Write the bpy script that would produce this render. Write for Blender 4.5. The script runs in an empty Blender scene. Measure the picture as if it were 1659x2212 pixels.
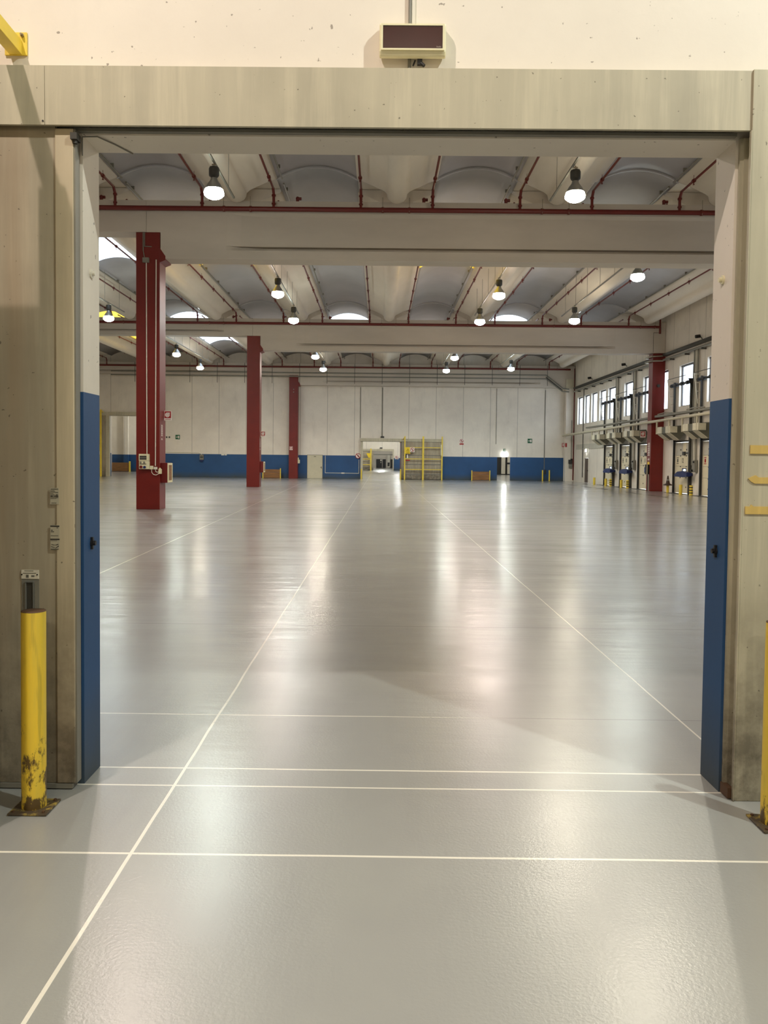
import bpy, math, random
from mathutils import Vector, Matrix
random.seed(7)
S = bpy.context.scene
COL = S.collection
PI = math.pi

# ------------------------------------------------------------------ materials
def lin(c):
    c = c / 255.0
    return c / 12.92 if c <= 0.04045 else ((c + 0.055) / 1.055) ** 2.4
def rgb(r, g, b): return (lin(r), lin(g), lin(b), 1)

class NT:
    def __init__(s, name):
        s.m = bpy.data.materials.new(name); s.m.use_nodes = True
        s.t = s.m.node_tree; s.n = s.t.nodes; s.l = s.t.links
        s.b = s.n['Principled BSDF']; s.out = s.n['Material Output']
        g = s.n.new('ShaderNodeNewGeometry'); s.pos = g.outputs['Position']
        s.sep = s.n.new('ShaderNodeSeparateXYZ'); s.l.new(s.pos, s.sep.inputs[0])
        s.X, s.Y, s.Z = s.sep.outputs
    def link(s, a, b): s.l.new(a, b)
    def math(s, op, a, b=None, c=None, clamp=False):
        n = s.n.new('ShaderNodeMath'); n.operation = op; n.use_clamp = clamp
        for i, v in enumerate((a, b, c)):
            if v is None: continue
            if isinstance(v, (int, float)): n.inputs[i].default_value = v
            else: s.l.new(v, n.inputs[i])
        return n.outputs[0]
    def noise(s, scale, detail=4, rough=.55, stretch=(1, 1, 1), rot=(0, 0, 0)):
        mp = s.n.new('ShaderNodeMapping'); mp.inputs['Scale'].default_value = stretch
        mp.inputs['Rotation'].default_value = rot
        s.l.new(s.pos, mp.inputs['Vector'])
        n = s.n.new('ShaderNodeTexNoise'); n.inputs['Scale'].default_value = scale
        n.inputs['Detail'].default_value = detail; n.inputs['Roughness'].default_value = rough
        s.l.new(mp.outputs[0], n.inputs['Vector'])
        return n.outputs['Fac']
    def ramp(s, f, p0, p1, v0=0.0, v1=1.0):
        n = s.n.new('ShaderNodeMapRange'); n.clamp = True
        for i, v in zip((1, 2, 3, 4), (p0, p1, v0, v1)): n.inputs[i].default_value = v
        s.l.new(f, n.inputs[0]); return n.outputs[0]
    def mix(s, f, a, b, mode='MIX'):
        n = s.n.new('ShaderNodeMix'); n.data_type = 'RGBA'; n.blend_type = mode
        if isinstance(f, (int, float)): n.inputs[0].default_value = f
        else: s.l.new(f, n.inputs[0])
        for i, v in ((6, a), (7, b)):
            if isinstance(v, tuple): n.inputs[i].default_value = v
            else: s.l.new(v, n.inputs[i])
        return n.outputs[2]
    def bump(s, h, strength=.2, dist=.01):
        n = s.n.new('ShaderNodeBump'); n.inputs['Strength'].default_value = strength
        n.inputs['Distance'].default_value = dist; s.l.new(h, n.inputs['Height'])
        s.l.new(n.outputs[0], s.b.inputs['Normal']); return n
    def color(s, c):
        if isinstance(c, tuple): s.b.inputs['Base Color'].default_value = c
        else: s.l.new(c, s.b.inputs['Base Color'])
    def rough(s, v):
        if isinstance(v, (int, float)): s.b.inputs['Roughness'].default_value = v
        else: s.l.new(v, s.b.inputs['Roughness'])

def paint(name, c, rough=.5, metal=0, var=.12, scale=3, stretch=(1, 1, 1), bump=0):
    t = NT(name); n = t.noise(scale, 5, .6, stretch)
    dark = tuple(x * (1 - var * 2) for x in c[:3]) + (1,)
    t.color(t.mix(t.ramp(n, .3, .75), c, dark)); t.rough(rough)
    t.b.inputs['Metallic'].default_value = metal
    if bump: t.bump(t.noise(scale * 20), bump, .003)
    return t.m

def emit(name, c, e):
    t = NT(name); t.color((c[0] * .5, c[1] * .5, c[2] * .5, 1))
    t.b.inputs['Emission Color'].default_value = c; t.b.inputs['Emission Strength'].default_value = e
    return t.m

def gauss_line(t, coord, c0, w):     # 1 inside a thin line at coord == c0
    return t.math('LESS_THAN', t.math('ABSOLUTE', t.math('SUBTRACT', coord, c0)), w)

M = {}
# --- floor: grey resin, joints, mop streaks
def mat_floor():
    t = NT('floor_resin')
    big = t.noise(.35, 5, .6)
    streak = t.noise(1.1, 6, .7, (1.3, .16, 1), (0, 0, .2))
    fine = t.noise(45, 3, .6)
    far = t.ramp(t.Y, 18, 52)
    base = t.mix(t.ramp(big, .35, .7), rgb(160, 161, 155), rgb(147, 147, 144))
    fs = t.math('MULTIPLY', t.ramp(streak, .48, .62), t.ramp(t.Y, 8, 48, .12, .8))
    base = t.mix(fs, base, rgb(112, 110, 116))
    wob = t.math('MULTIPLY', t.math('SUBTRACT', t.noise(.8, 2), .5), .02)
    xw = t.math('ADD', t.X, wob); yw = t.math('ADD', t.Y, wob)
    lines = gauss_line(t, xw, -.989, .0075)
    def add(a, b): return t.math('MAXIMUM', a, b)
    lb = t.math('MULTIPLY', gauss_line(t, xw, 1.883, .006), t.math('GREATER_THAN', t.Y, 4.25)); lines = add(lines, lb)
    ll = gauss_line(t, t.math('ADD', xw, t.math('MULTIPLY', t.Y, .031)), -3.49, .012)
    lines = add(lines, t.math('MULTIPLY', ll, t.math('GREATER_THAN', t.Y, 6)))
    lines = add(lines, gauss_line(t, yw, 3.285, .0075))
    lines = add(lines, gauss_line(t, yw, 4.213, .0075))
    lines = add(lines, t.math('MULTIPLY', gauss_line(t, yw, 3.984, .0065), t.math('LESS_THAN', t.math('ABSOLUTE', t.X), 1.7)))
    l5 = t.math('MULTIPLY', gauss_line(t, yw, 5.11, .006), t.ramp(t.X, -.2, .9, 1, 0)); lines = add(lines, l5)
    chip = t.ramp(t.noise(14, 4, .7), .3, .36)
    lines = t.math('MULTIPLY', lines, chip)
    dk = t.math('MULTIPLY', gauss_line(t, yw, 5.11, .004), t.ramp(t.X, -.2, .9, 0, .8))
    dk = add(dk, t.math('MULTIPLY', gauss_line(t, yw, 7.93, .008), .7))
    for k in range(5): dk = add(dk, t.math('MULTIPLY', gauss_line(t, yw, 15.5 + 5.2 * k, .014), .35))
    base = t.mix(dk, base, rgb(95, 93, 92))
    base = t.mix(lines, base, rgb(232, 228, 214))
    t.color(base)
    r = t.ramp(t.noise(.9, 5, .65, (.5, 1.6, 1)), .3, .75, .30, .42)
    t.rough(r)
    t.b.inputs['IOR'].default_value = 1.45; t.b.inputs['Specular IOR Level'].default_value = .3
    t.b.inputs['Coat Weight'].default_value = 1.0
    t.b.inputs['Coat IOR'].default_value = 1.25
    cr = t.ramp(t.noise(1.1, 5, .7, (.35, 1.8, 1), (0, 0, .1)), .3, .7, .11, .22)
    cr = t.math('ADD', cr, t.ramp(t.Y, 3, 12, .13, 0))
    t.link(t.math('MINIMUM', t.math('ADD', cr, t.math('MULTIPLY', fs, .08)), .255), t.b.inputs['Coat Roughness'])
    rip = t.noise(1.6, 4, .6, (.45, 1.9, 1)); mic = t.noise(70, 2, .6)
    n1 = t.n.new('ShaderNodeBump'); n1.inputs['Strength'].default_value = 1; n1.inputs['Distance'].default_value = .008
    rip = t.math('ADD', rip, t.math('MULTIPLY', t.noise(5.5, 3, .6, (.4, 1.8, 1), (0, 0, .08)), .32))
    rip = t.math('MULTIPLY', rip, t.ramp(t.Y, 3, 9, .08, 1))
    t.link(rip, n1.inputs['Height'])
    n2 = t.n.new('ShaderNodeBump'); n2.inputs['Strength'].default_value = 1; n2.inputs['Distance'].default_value = .0007
    t.link(mic, n2.inputs['Height']); t.link(n1.outputs[0], n2.inputs['Normal'])
    t.link(n2.outputs[0], t.b.inputs['Coat Normal']); t.link(n2.outputs[0], t.b.inputs['Normal'])
    return t.m
M['floor'] = mat_floor()

def mat_wall(name, seamaxis=None, seam0=0, seamp=2.25, dado=1.92, stain=.25, scuff=False):
    t = NT(name)
    n = t.noise(.5, 6, .62); n2 = t.noise(1.3, 5, .7, (1, 1, .25))
    w = t.mix(t.ramp(n, .35, .75), rgb(232, 223, 208), rgb(214, 204, 190))
    w = t.mix(t.math('MULTIPLY', t.ramp(n2, .55, .8), stain), w, rgb(150, 142, 126))
    spots = t.math('MULTIPLY', t.ramp(t.noise(34, 2, .5), .72, .75), .7)
    w = t.mix(spots, w, rgb(110, 98, 85))
    if seamaxis:
        c = t.X if seamaxis == 'x' else t.Y
        fr = t.math('ABSOLUTE', t.math('SUBTRACT', t.math('FRACT', t.math('ADD', t.math('DIVIDE', t.math('SUBTRACT', c, seam0), seamp), .5)), .5))
        ln = t.math('LESS_THAN', fr, .014 / seamp * 1.6)
        w = t.mix(t.math('MULTIPLY', ln, .5), w, rgb(120, 112, 100))
    if dado:
        b = t.mix(t.ramp(n, .3, .7), rgb(34, 80, 128), rgb(28, 68, 112))
        grime = t.math('MULTIPLY', t.ramp(t.Z, .5, 0.0), t.ramp(t.noise(2.2, 4), .3, .7, .6, 1))
        b = t.mix(grime, b, rgb(62, 68, 62))
        w = t.mix(t.math('LESS_THAN', t.Z, dado), w, b)
    t.color(w); t.rough(.6); t.bump(t.noise(30, 3), .12, .004)
    return t.m
M['wall_back'] = mat_wall('wall_back_paint', 'x', .10, 2.25, 1.935)
M['wall_front'] = mat_wall('wall_front_paint', None, dado=1.912, stain=.12)
M['wall_plain'] = mat_wall('wall_plain_paint', 'y', 65.1, 2.2, None, stain=.35)
M['wall_far'] = mat_wall('wall_far_paint', 'x', .3, 2.4, 1.9, .1)
M['wall_other'] = mat_wall('wall_other_paint', 'y', 0, 2.4, None, .1)

def mat_concrete(name, c1, c2, dirt=True, light=None):
    t = NT(name)
    s1 = t.noise(4, 6, .65, (1, 1, .08)); s2 = t.noise(14, 4, .6, (1, 1, .06)); n = t.noise(1.5, 5)
    w = t.mix(t.ramp(s1, .3, .72), c1, c2)
    w = t.mix(t.math('MULTIPLY', t.ramp(s2, .48, .7), .6), w, tuple(min(1, x * 1.25) for x in c1[:3]) + (1,))
    w = t.mix(t.math('MULTIPLY', t.ramp(n, .5, .75), .35), w, tuple(x * .6 for x in c2[:3]) + (1,))
    if dirt:
        g = t.math('MULTIPLY', t.ramp(t.Z, 1.1, 0, 0, .95), t.ramp(t.noise(5, 6, .7), .35, .6, .35, 1))
        w = t.mix(g, w, rgb(74, 66, 54))
        w = t.mix(t.math('MULTIPLY', t.ramp(t.noise(2.2, 4, .6, (1, 1, .12)), .5, .7), .4), w, rgb(150, 122, 92))
    pit = t.ramp(t.noise(48, 2, .5), .735, .76)
    w = t.mix(t.math('MULTIPLY', pit, .7), w, rgb(70, 62, 50))
    t.color(w); t.rough(.55); t.bump(t.noise(25, 4, .6, (1, 1, .3)), .15, .004)
    return t.m
M['panel'] = mat_concrete('door_panel_skin', rgb(172, 160, 137), rgb(146, 138, 118))
M['cover'] = mat_concrete('track_cover_skin', rgb(190, 181, 156), rgb(172, 164, 142), False)
M['post'] = mat_concrete('door_post_skin', rgb(190, 183, 158), rgb(168, 161, 138))
M['edge'] = mat_concrete('door_edge_trim', rgb(192, 178, 150), rgb(168, 154, 128))
M['grey_metal'] = paint('galvanised_grey', rgb(128, 128, 122), .45, .3)
M['dark_slot'] = paint('dark_slot', rgb(40, 38, 33), .8)
M['rib'] = paint('rib_plaster', rgb(222, 211, 194), .75, 0, .1, .6, (1, .3, 1))
M['vault'] = paint('vault_sheet', rgb(184, 181, 181), .8, 0, .08, .5)
def mat_sheet(name, c, e):
    t = NT(name)
    tr = t.n.new('ShaderNodeBsdfTranslucent'); tr.inputs[0].default_value = c
    tp = t.n.new('ShaderNodeBsdfTransparent'); tp.inputs[0].default_value = c
    mx = t.n.new('ShaderNodeMixShader'); mx.inputs[0].default_value = e
    t.link(tr.outputs[0], mx.inputs[1]); t.link(tp.outputs[0], mx.inputs[2]); t.link(mx.outputs[0], t.out.inputs[0])
    return t.m
M['sky_white'] = mat_sheet('skylight_white', (.9, .93, .97, 1), .6)
M['sky_yellow'] = mat_sheet('skylight_yellow', (.80, .62, .20, 1), .35)
M['beam'] = paint('beam_concrete', rgb(206, 195, 180), .75, 0, .12, .7, (.3, 1, 1))
M['red'] = paint('column_red', rgb(116, 26, 17), .38, 0, .1, 2)
M['pipe_red'] = paint('pipe_red', rgb(104, 28, 20), .4, 0, .1, 4)
M['pipe_cream'] = paint('pipe_cream', rgb(196, 186, 160), .45)
M['yellow'] = paint('guard_yellow', rgb(236, 206, 70), .45, 0, .08, 5)
def mat_boll():
    t = NT('bollard_yellow')
    s = t.noise(9, 5, .7, (1, 1, .1)); d = t.noise(16, 5, .7, (1, 1, .5))
    w = t.mix(t.ramp(s, .35, .7), rgb(238, 200, 52), rgb(212, 186, 70))
    g = t.math('ADD', t.math('MULTIPLY', t.ramp(t.Z, .45, 0.02), .22), t.math('MULTIPLY', t.ramp(t.Z, .9, 0.3), .04))
    f = t.ramp(t.math('ADD', d, g), .68, .76)
    w = t.mix(f, w, rgb(88, 68, 32))
    w = t.mix(t.math('MULTIPLY', t.ramp(t.noise(22, 3, .6, (1, 1, .12)), .58, .68), .35), w, rgb(130, 118, 50))
    t.color(w); t.rough(.42); t.bump(t.noise(40, 3), .15, .003)
    return t.m
M['boll'] = mat_boll()
def mat_plate():
    t = NT('base_plate_worn'); d = t.noise(24, 5, .7)
    t.color(t.mix(t.ramp(d, .36, .50), rgb(160, 138, 60), rgb(70, 58, 42))); t.rough(.55); t.bump(d, .3, .004); return t.m
M['plate'] = mat_plate()
M['steel'] = paint('bolt_steel', rgb(170, 160, 140), .3, .9)
M['rust'] = paint('rusty_rim', rgb(84, 58, 36), .7)
M['black'] = paint('black_plastic', rgb(26, 25, 24), .45)
M['dark_grey'] = paint('dark_grey_metal', rgb(58, 56, 50), .5)
M['mid_grey'] = paint('mid_grey_metal', rgb(128, 124, 112), .5)
M['white'] = paint('white_plastic', rgb(226, 220, 204), .45, 0, .05)
M['cream_plastic'] = paint('aged_cream_plastic', rgb(232, 224, 186), .42, 0, .06, 12)
M['lens_dark'] = paint('dark_red_lens', rgb(60, 20, 18), .22, 0, .1, 6)
M['text_grey'] = paint('worn_print', rgb(150, 130, 120), .5)
M['ink'] = paint('black_ink', rgb(34, 32, 30), .6)
M['ink_grey'] = paint('faded_ink', rgb(92, 90, 80), .6)
M['sticker'] = paint('sticker_paper', rgb(178, 170, 148), .5)
M['label_white'] = paint('label_plate_white', rgb(222, 214, 194), .4)
M['sign_red'] = paint('sign_red', rgb(164, 34, 36), .4, 0, .03)
M['sign_green'] = paint('sign_green', rgb(18, 92, 58), .4, 0, .03)
M['sign_yellow'] = paint('sign_yellow', rgb(240, 204, 30), .4, 0, .03)
M['sign_white'] = paint('sign_white', rgb(236, 228, 218), .4, 0, .03)
M['wood'] = paint('varnished_wood', rgb(150, 104, 58), .5, 0, .25, 5, (.3, 1, 3))
M['door_paint'] = paint('fire_door_cream', rgb(204, 196, 168), .45, 0, .05)
M['dock_cream'] = paint('dock_door_cream', rgb(226, 214, 182), .5, 0, .07, 1.5)
M['dock_grey'] = paint('dock_door_greyed', rgb(196, 190, 174), .55, 0, .1, 2)
M['hood_shade'] = paint('hood_shade', rgb(96, 94, 80), .5)  # shade on the hood's end face and gap, put into the colour
M['hood_cream'] = paint('hood_cream', rgb(214, 206, 180), .45)
M['blue_plastic'] = paint('blue_plastic', rgb(16, 36, 92), .4)
M['brown_door'] = paint('brown_door', rgb(96, 80, 66), .5)
M['cone_black'] = paint('cone_dark', rgb(60, 36, 20), .6)
M['curtain_black'] = paint('dark_grey_door', rgb(52, 50, 50), .6)
M['alu'] = paint('spun_aluminium', rgb(150, 150, 146), .35, .7, .05)
M['alu_in'] = paint('reflector_inside', rgb(230, 230, 225), .3, 0, .02)
M['tape'] = mat_concrete('old_yellow_tape', rgb(206, 176, 98), rgb(190, 160, 88), False)
M['red_dark'] = paint('cabinet_red', rgb(112, 22, 18), .4)
def mat_glass():
    t = NT('window_glass')
    g = t.n.new('ShaderNodeBsdfGlossy'); g.inputs[1].default_value = .02
    tp = t.n.new('ShaderNodeBsdfTransparent'); tp.inputs[0].default_value = (.93, .96, 1, 1)
    mx = t.n.new('ShaderNodeMixShader'); mx.inputs[0].default_value = .06
    t.link(tp.outputs[0], mx.inputs[1]); t.link(g.outputs[0], mx.inputs[2]); t.link(mx.outputs[0], t.out.inputs[0])
    return t.m
M['glass'] = mat_glass()
M['frame_dark'] = paint('window_frame_dark', rgb(70, 66, 66), .5)
LAMP_E = 85
M['lamp_cool'] = emit('lamp_glow_cool', (.90, 1.0, .93, 1), LAMP_E)
M['lamp_pink'] = emit('lamp_glow_pink', (1.0, .83, .74, 1), LAMP_E)
M['lamp_warm'] = emit('lamp_glow_warm', (1.0, .91, .72, 1), LAMP_E)
M['lamp_near_cool'] = emit('lamp_glow_near_cool', (.90, 1.0, .90, 1), LAMP_E)
M['lamp_near_pink'] = emit('lamp_glow_near_pink', (1.0, .84, .72, 1), LAMP_E)
M['fill_lamp_beyond'] = emit('fill_glow_beyond', (.96, 1.0, .97, 1), LAMP_E * 5.5)  # stronger glow for the lamps added beyond the far wall
M['lamp_small'] = emit('small_lamp_glow', (.95, 1.0, .98, 1), 40)

# ------------------------------------------------------------------ mesh builder
class MB:
    def __init__(s): s.v = []; s.f = []; s.mi = []; s.mats = []; s.cur = 0; s.sm = []
    def mat(s, key):
        m = M[key]
        if m not in s.mats: s.mats.append(m)
        s.cur = s.mats.index(m); return s
    def _add(s, vs, fs, smooth=False):
        o = len(s.v); s.v += [tuple(v) for v in vs]
        for f in fs: s.f.append([i + o for i in f]); s.mi.append(s.cur); s.sm.append(smooth)
        return s
    def box(s, x0, x1, y0, y1, z0, z1):
        if x0 > x1: x0, x1 = x1, x0
        if y0 > y1: y0, y1 = y1, y0
        if z0 > z1: z0, z1 = z1, z0
        v = [(x, y, z) for z in (z0, z1) for y in (y0, y1) for x in (x0, x1)]
        return s._add(v, [(0, 2, 3, 1), (4, 5, 7, 6), (0, 1, 5, 4), (2, 6, 7, 3), (0, 4, 6, 2), (1, 3, 7, 5)])
    def cyl(s, p, q, r, n=12, r2=None, caps=True):
        p = Vector(p); q = Vector(q); r2 = r if r2 is None else r2
        d = (q - p).normalized(); a = d.orthogonal().normalized(); b = d.cross(a)
        vs = []
        for c, rr in ((p, r), (q, r2)):
            for i in range(n):
                t = 2 * PI * i / n; vs.append(c + (a * math.cos(t) + b * math.sin(t)) * rr)
        o = len(s.v)
        s._add(vs, [(i, (i + 1) % n, n + (i + 1) % n, n + i) for i in range(n)], True)
        if caps:
            s._add(vs, [tuple(reversed(range(n))), tuple(range(n, 2 * n))])
        return s
    def tube(s, pts, r, n=8):
        for a, b in zip(pts, pts[1:]): s.cyl(a, b, r, n)
        for p in pts[1:-1]: s.ball(p, r * 1.02, n)
        return s
    def ball(s, c, r, n=8):
        return s.lathe(c, [(r * math.sin(PI * i / 5), -r * math.cos(PI * i / 5)) for i in range(6)], n)
    def lathe(s, c, prof, n=16, axis='z'):
        vs = []
        for (r, h) in prof:
            for i in range(n):
                t = 2 * PI * i / n; x, y = r * math.cos(t), r * math.sin(t)
                vs.append((c[0] + x, c[1] + y, c[2] + h) if axis == 'z' else (c[0] + x, c[1] + h, c[2] + y))
        fs = [(k * n + i, k * n + (i + 1) % n, (k + 1) * n + (i + 1) % n, (k + 1) * n + i) for k in range(len(prof) - 1) for i in range(n)]
        return s._add(vs, fs, True)
    def prism(s, pts, axis, a, b):      # polygon extruded along axis; pts are the two other coordinates in order
        def P(u, v, w): return {'x': (w, u, v), 'y': (u, w, v), 'z': (u, v, w)}[axis]
        n = len(pts); vs = [P(u, v, a) for u, v in pts] + [P(u, v, b) for u, v in pts]
        return s._add(vs, [tuple(range(n)), tuple(reversed(range(n, 2 * n)))] + [(i, n + i, n + (i + 1) % n, (i + 1) % n) for i in range(n)])
    def disc(s, c, r, axis='y', n=24, th=.004):
        d = {'x': Vector((th, 0, 0)), 'y': Vector((0, th, 0)), 'z': Vector((0, 0, th))}[axis]
        return s.cyl(Vector(c) - d / 2, Vector(c) + d / 2, r, n)
    def build(s, name, parent=None, origin=None, bevel=0, recalc=True):
        me = bpy.data.meshes.new(name)
        if origin is None:
            if parent is not None: origin = WL[parent]
            else:
                xs, ys, zs = zip(*s.v); origin = ((min(xs) + max(xs)) / 2, (min(ys) + max(ys)) / 2, min(zs))
        ox, oy, oz = origin
        me.from_pydata([(x - ox, y - oy, z - oz) for x, y, z in s.v], [], s.f)
        for m in s.mats: me.materials.append(m)
        me.polygons.foreach_set('material_index', s.mi); me.polygons.foreach_set('use_smooth', s.sm)
        import bmesh
        bm = bmesh.new(); bm.from_mesh(me); bmesh.ops.recalc_face_normals(bm, faces=bm.faces); bm.to_mesh(me); bm.free()
        me.update()
        o = bpy.data.objects.new(name, me); COL.objects.link(o)
        if parent is not None:
            o.parent = parent; pw = WL[parent]; o.location = (ox - pw[0], oy - pw[1], oz - pw[2])
        else: o.location = origin
        WL[o] = tuple(origin)
        if bevel:
            b = o.modifiers.new('bevel', 'BEVEL'); b.width = bevel; b.segments = 2; b.limit_method = 'ANGLE'
        return o
WL = {}
def tag(o, label=None, cat=None, group=None, kind=None):
    if label: o['label'] = label
    if cat: o['category'] = cat
    if group: o['group'] = group
    if kind: o['kind'] = kind
    return o
def thing(name, loc, label=None, cat=None, group=None, kind=None):
    o = bpy.data.objects.new(name, None); COL.objects.link(o); o.location = loc; WL[o] = tuple(loc)
    o.empty_display_size = .1
    return tag(o, label, cat, group, kind)
def dup(root, loc, label=None, group=None, rotz=None):
    kids = {}
    for o in ALLKIDS(root): kids.setdefault(o.parent, []).append(o)
    def rec(o, par):
        c = o.copy(); COL.objects.link(c)
        if par is not None: c.parent = par
        for k in kids.get(o, []): rec(k, c)
        return c
    r = rec(root, None); r.location = loc; WL[r] = tuple(loc)
    if rotz is not None: r.rotation_euler.z = rotz
    return tag(r, label, None, group)
def ALLKIDS(root): return list(root.children_recursive)

def struct(o, label=None): return tag(o, label, None, None, 'structure')

def grid_wall(axis, a, b, u0, u1, z0, z1, openings, mat):
    """slab between a and b on the wall's normal axis ('x' or 'y'), spanning u0..u1, with rectangular openings"""
    us = sorted({u0, u1, *[v for o in openings for v in o[:2]]}); zs = sorted({z0, z1, *[v for o in openings for v in o[2:]]})
    us = [u for u in us if u0 <= u <= u1]; zs = [z for z in zs if z0 <= z <= z1]
    solid = {}
    for i in range(len(us) - 1):
        for j in range(len(zs) - 1):
            cu, cz = (us[i] + us[i + 1]) / 2, (zs[j] + zs[j + 1]) / 2
            solid[i, j] = not any(o[0] < cu < o[1] and o[2] < cz < o[3] for o in openings)
    m = MB().mat(mat)
    def P(n, u, z): return (n, u, z) if axis == 'x' else (u, n, z)
    for (i, j), s in solid.items():
        if not s: continue
        A, B, C, D = us[i], us[i + 1], zs[j], zs[j + 1]
        m._add([P(a, A, C), P(a, B, C), P(a, B, D), P(a, A, D)], [(0, 1, 2, 3)])
        m._add([P(b, A, C), P(b, B, C), P(b, B, D), P(b, A, D)], [(0, 1, 2, 3)])
        for di, dj, (p, q, r, t) in ((-1, 0, (A, C, A, D)), (1, 0, (B, C, B, D)), (0, -1, (A, C, B, C)), (0, 1, (A, D, B, D))):
            if not solid.get((i + di, j + dj), False):
                m._add([P(a, p, q), P(a, r, t), P(b, r, t), P(b, p, q)], [(0, 1, 2, 3)])
    import bmesh
    return m

def text_into(mb, txt, size, origin, right, up, depth=.003, font_w=1.0):
    cu = bpy.data.curves.new('tmp', 'FONT'); cu.body = txt; cu.size = size; cu.extrude = depth / 2; cu.align_x = 'CENTER'; cu.align_y = 'CENTER'
    ob = bpy.data.objects.new('tmp', cu); me = ob.to_mesh()
    R_, U_ = Vector(right), Vector(up); N_ = R_.cross(U_); O_ = Vector(origin)
    vs = [O_ + R_ * v.co.x * font_w + U_ * v.co.y + N_ * v.co.z for v in me.vertices]
    mb._add(vs, [tuple(p.vertices) for p in me.polygons])
    ob.to_mesh_clear(); bpy.data.objects.remove(ob); bpy.data.curves.remove(cu)

# ================================================================== SETTING
H_TOP = 10.75
m = MB().mat('floor'); m._add([(-30, -14, 0), (16.2, -14, 0), (16.2, 170, 0), (-30, 170, 0)], [(0, 1, 2, 3)])
m._add([(-30, -14, -.2), (16.2, -14, -.2), (16.2, 170, -.2), (-30, 170, -.2)], [(3, 2, 1, 0)])
struct(m.build('floor', origin=(0, 0, 0)), 'glossy grey resin floor with pale joint lines')

OX0, OX1, OZ = -1.431, 1.668, 3.128
struct(grid_wall('y', 3.994, 4.222, -30, 16.2, 0, H_TOP, [(OX0, OX1, 0, OZ)], 'wall_front').build('wall_front'), 'cream wall above and around the near doorway, blue dado')
WY = 68.9
back_open = [(-1.43, 1.75, 0, 3.12), (9.72, 10.82, 0, 1.93), (-22.45, -19.0, 0, 5.02)]
struct(grid_wall('y', WY, WY + .25, -30, 16.2, 0, H_TOP, back_open, 'wall_back').build('wall_back'), 'far cream wall with blue dado')
struct(MB().mat('wall_other').box(-30.2, -30, -14, 170, 0, H_TOP).build('wall_left'))

# right wall with windows and dock doors
RW = 15.86
WIN = [(65.4, 67.05), (63.3, 64.87), (61.05, 62.75), (58.7, 60.42), (55.85, 58.17), (52.07, 54.32), (48.2, 50.42), (46.07, 47.75), (42.2, 44.33), (38.45, 40.57), (34.6, 36.7), (30.8, 32.9), (22.0, 24.1), (18.2, 20.3)]
WZ0, WZ1 = 4.59, 6.76
DOCK = [(56.2, 58.45), (52.4, 54.6), (48.6, 50.8), (42.38, 44.65), (38.6, 40.9)]
rop = [(a, b, WZ0, WZ1) for a, b in WIN] + [(a, b, .0, 2.71) for a, b in DOCK] + [(63.3, 64.5, 0, 1.92)]
struct(grid_wall('x', RW, RW + .28, 4.22, WY, 0, H_TOP, rop, 'wall_plain').build('wall_right'), 'right wall of pale concrete panels with high windows and dock doors')
for i, (a, b) in enumerate(WIN):
    w = thing('window_%d' % (i + 1), (RW + .16, (a + b) / 2, WZ0), kind='structure')
    w['label'] = 'bright high window in the right wall'
    f = MB().mat('frame_dark')
    x0, x1 = RW + .13, RW + .19
    f.box(x0, x1, a, a + .05, WZ0, WZ1).box(x0, x1, b - .05, b, WZ0, WZ1).box(x0, x1, a + .05, b - .05, WZ0, WZ0 + .05).box(x0 - .04, x1, a + .05, b - .05, WZ1 - .09, WZ1)
    if b - a > 1.9 and i != 3: f.box(x0, x1, a + .52, a + .60, WZ0 + .05, WZ1 - .09)
    if i == 7: f.box(x0, x1, a + .22, a + .36, WZ0 + .05, WZ1 - .09)
    f.build('window_frame', w)
    g = MB().mat('glass'); g.box(x0 + .025, x0 + .031, a + .05, b - .05, WZ0 + .05, WZ1 - .09); g.build('window_pane', w)

# near room shell (behind and beside the camera)
nr = MB().mat('wall_other'); nr.box(-12.2, -12, -14, 3.99, 0, 9.5); struct(nr.build('wall_near_left'))
nr = MB().mat('wall_other'); nr.box(12, 12.2, -14, 3.99, 0, 9.5); struct(nr.build('wall_near_right'))
nr = MB().mat('wall_other'); nr.box(-12.2, 12.2, -14.2, -14, 0, 9.5); struct(nr.build('wall_near_back'))
nr = MB().mat('rib'); nr.box(-12.2, 12.2, -14.2, 3.99, 9.5, 9.7); struct(nr.build('ceiling_near'))

# ---- hall roof: V-shaped concrete ribs with round keel, vaulted sheets between
T0, P = .42, 4.788
RIBS = range(-6, 4)
BEAM_Y = [(25.47, 26.17), (46.57, 47.27), (68.2, 68.88)]
def rib_profile(c):
    pts = [(c - 1.2, 10.06), (c - 1.2, 9.97), (c - .9, 9.86), (c - .6, 9.73), (c - .38, 9.62), (c - .31, 9.54)]
    for i in range(9):
        t = PI + PI * i / 8; pts.append((c + .3 * math.cos(t), 9.50 + .3 * math.sin(t) * .86))
    pts += [(c + .31, 9.54), (c + .38, 9.62), (c + .6, 9.73), (c + .9, 9.86), (c + 1.2, 9.97), (c + 1.2, 10.06)]
    return pts
roof = thing('ceiling', (0, 36, 9.24), 'vaulted concrete roof of white ribs and grey shells', kind='structure')
BAYS = [(4.3, 25.12), (26.5, 46.22), (47.6, 67.85)]
FULL = [(4.2, 25.12), (25.12, 46.22), (46.22, 69.0)]
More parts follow.
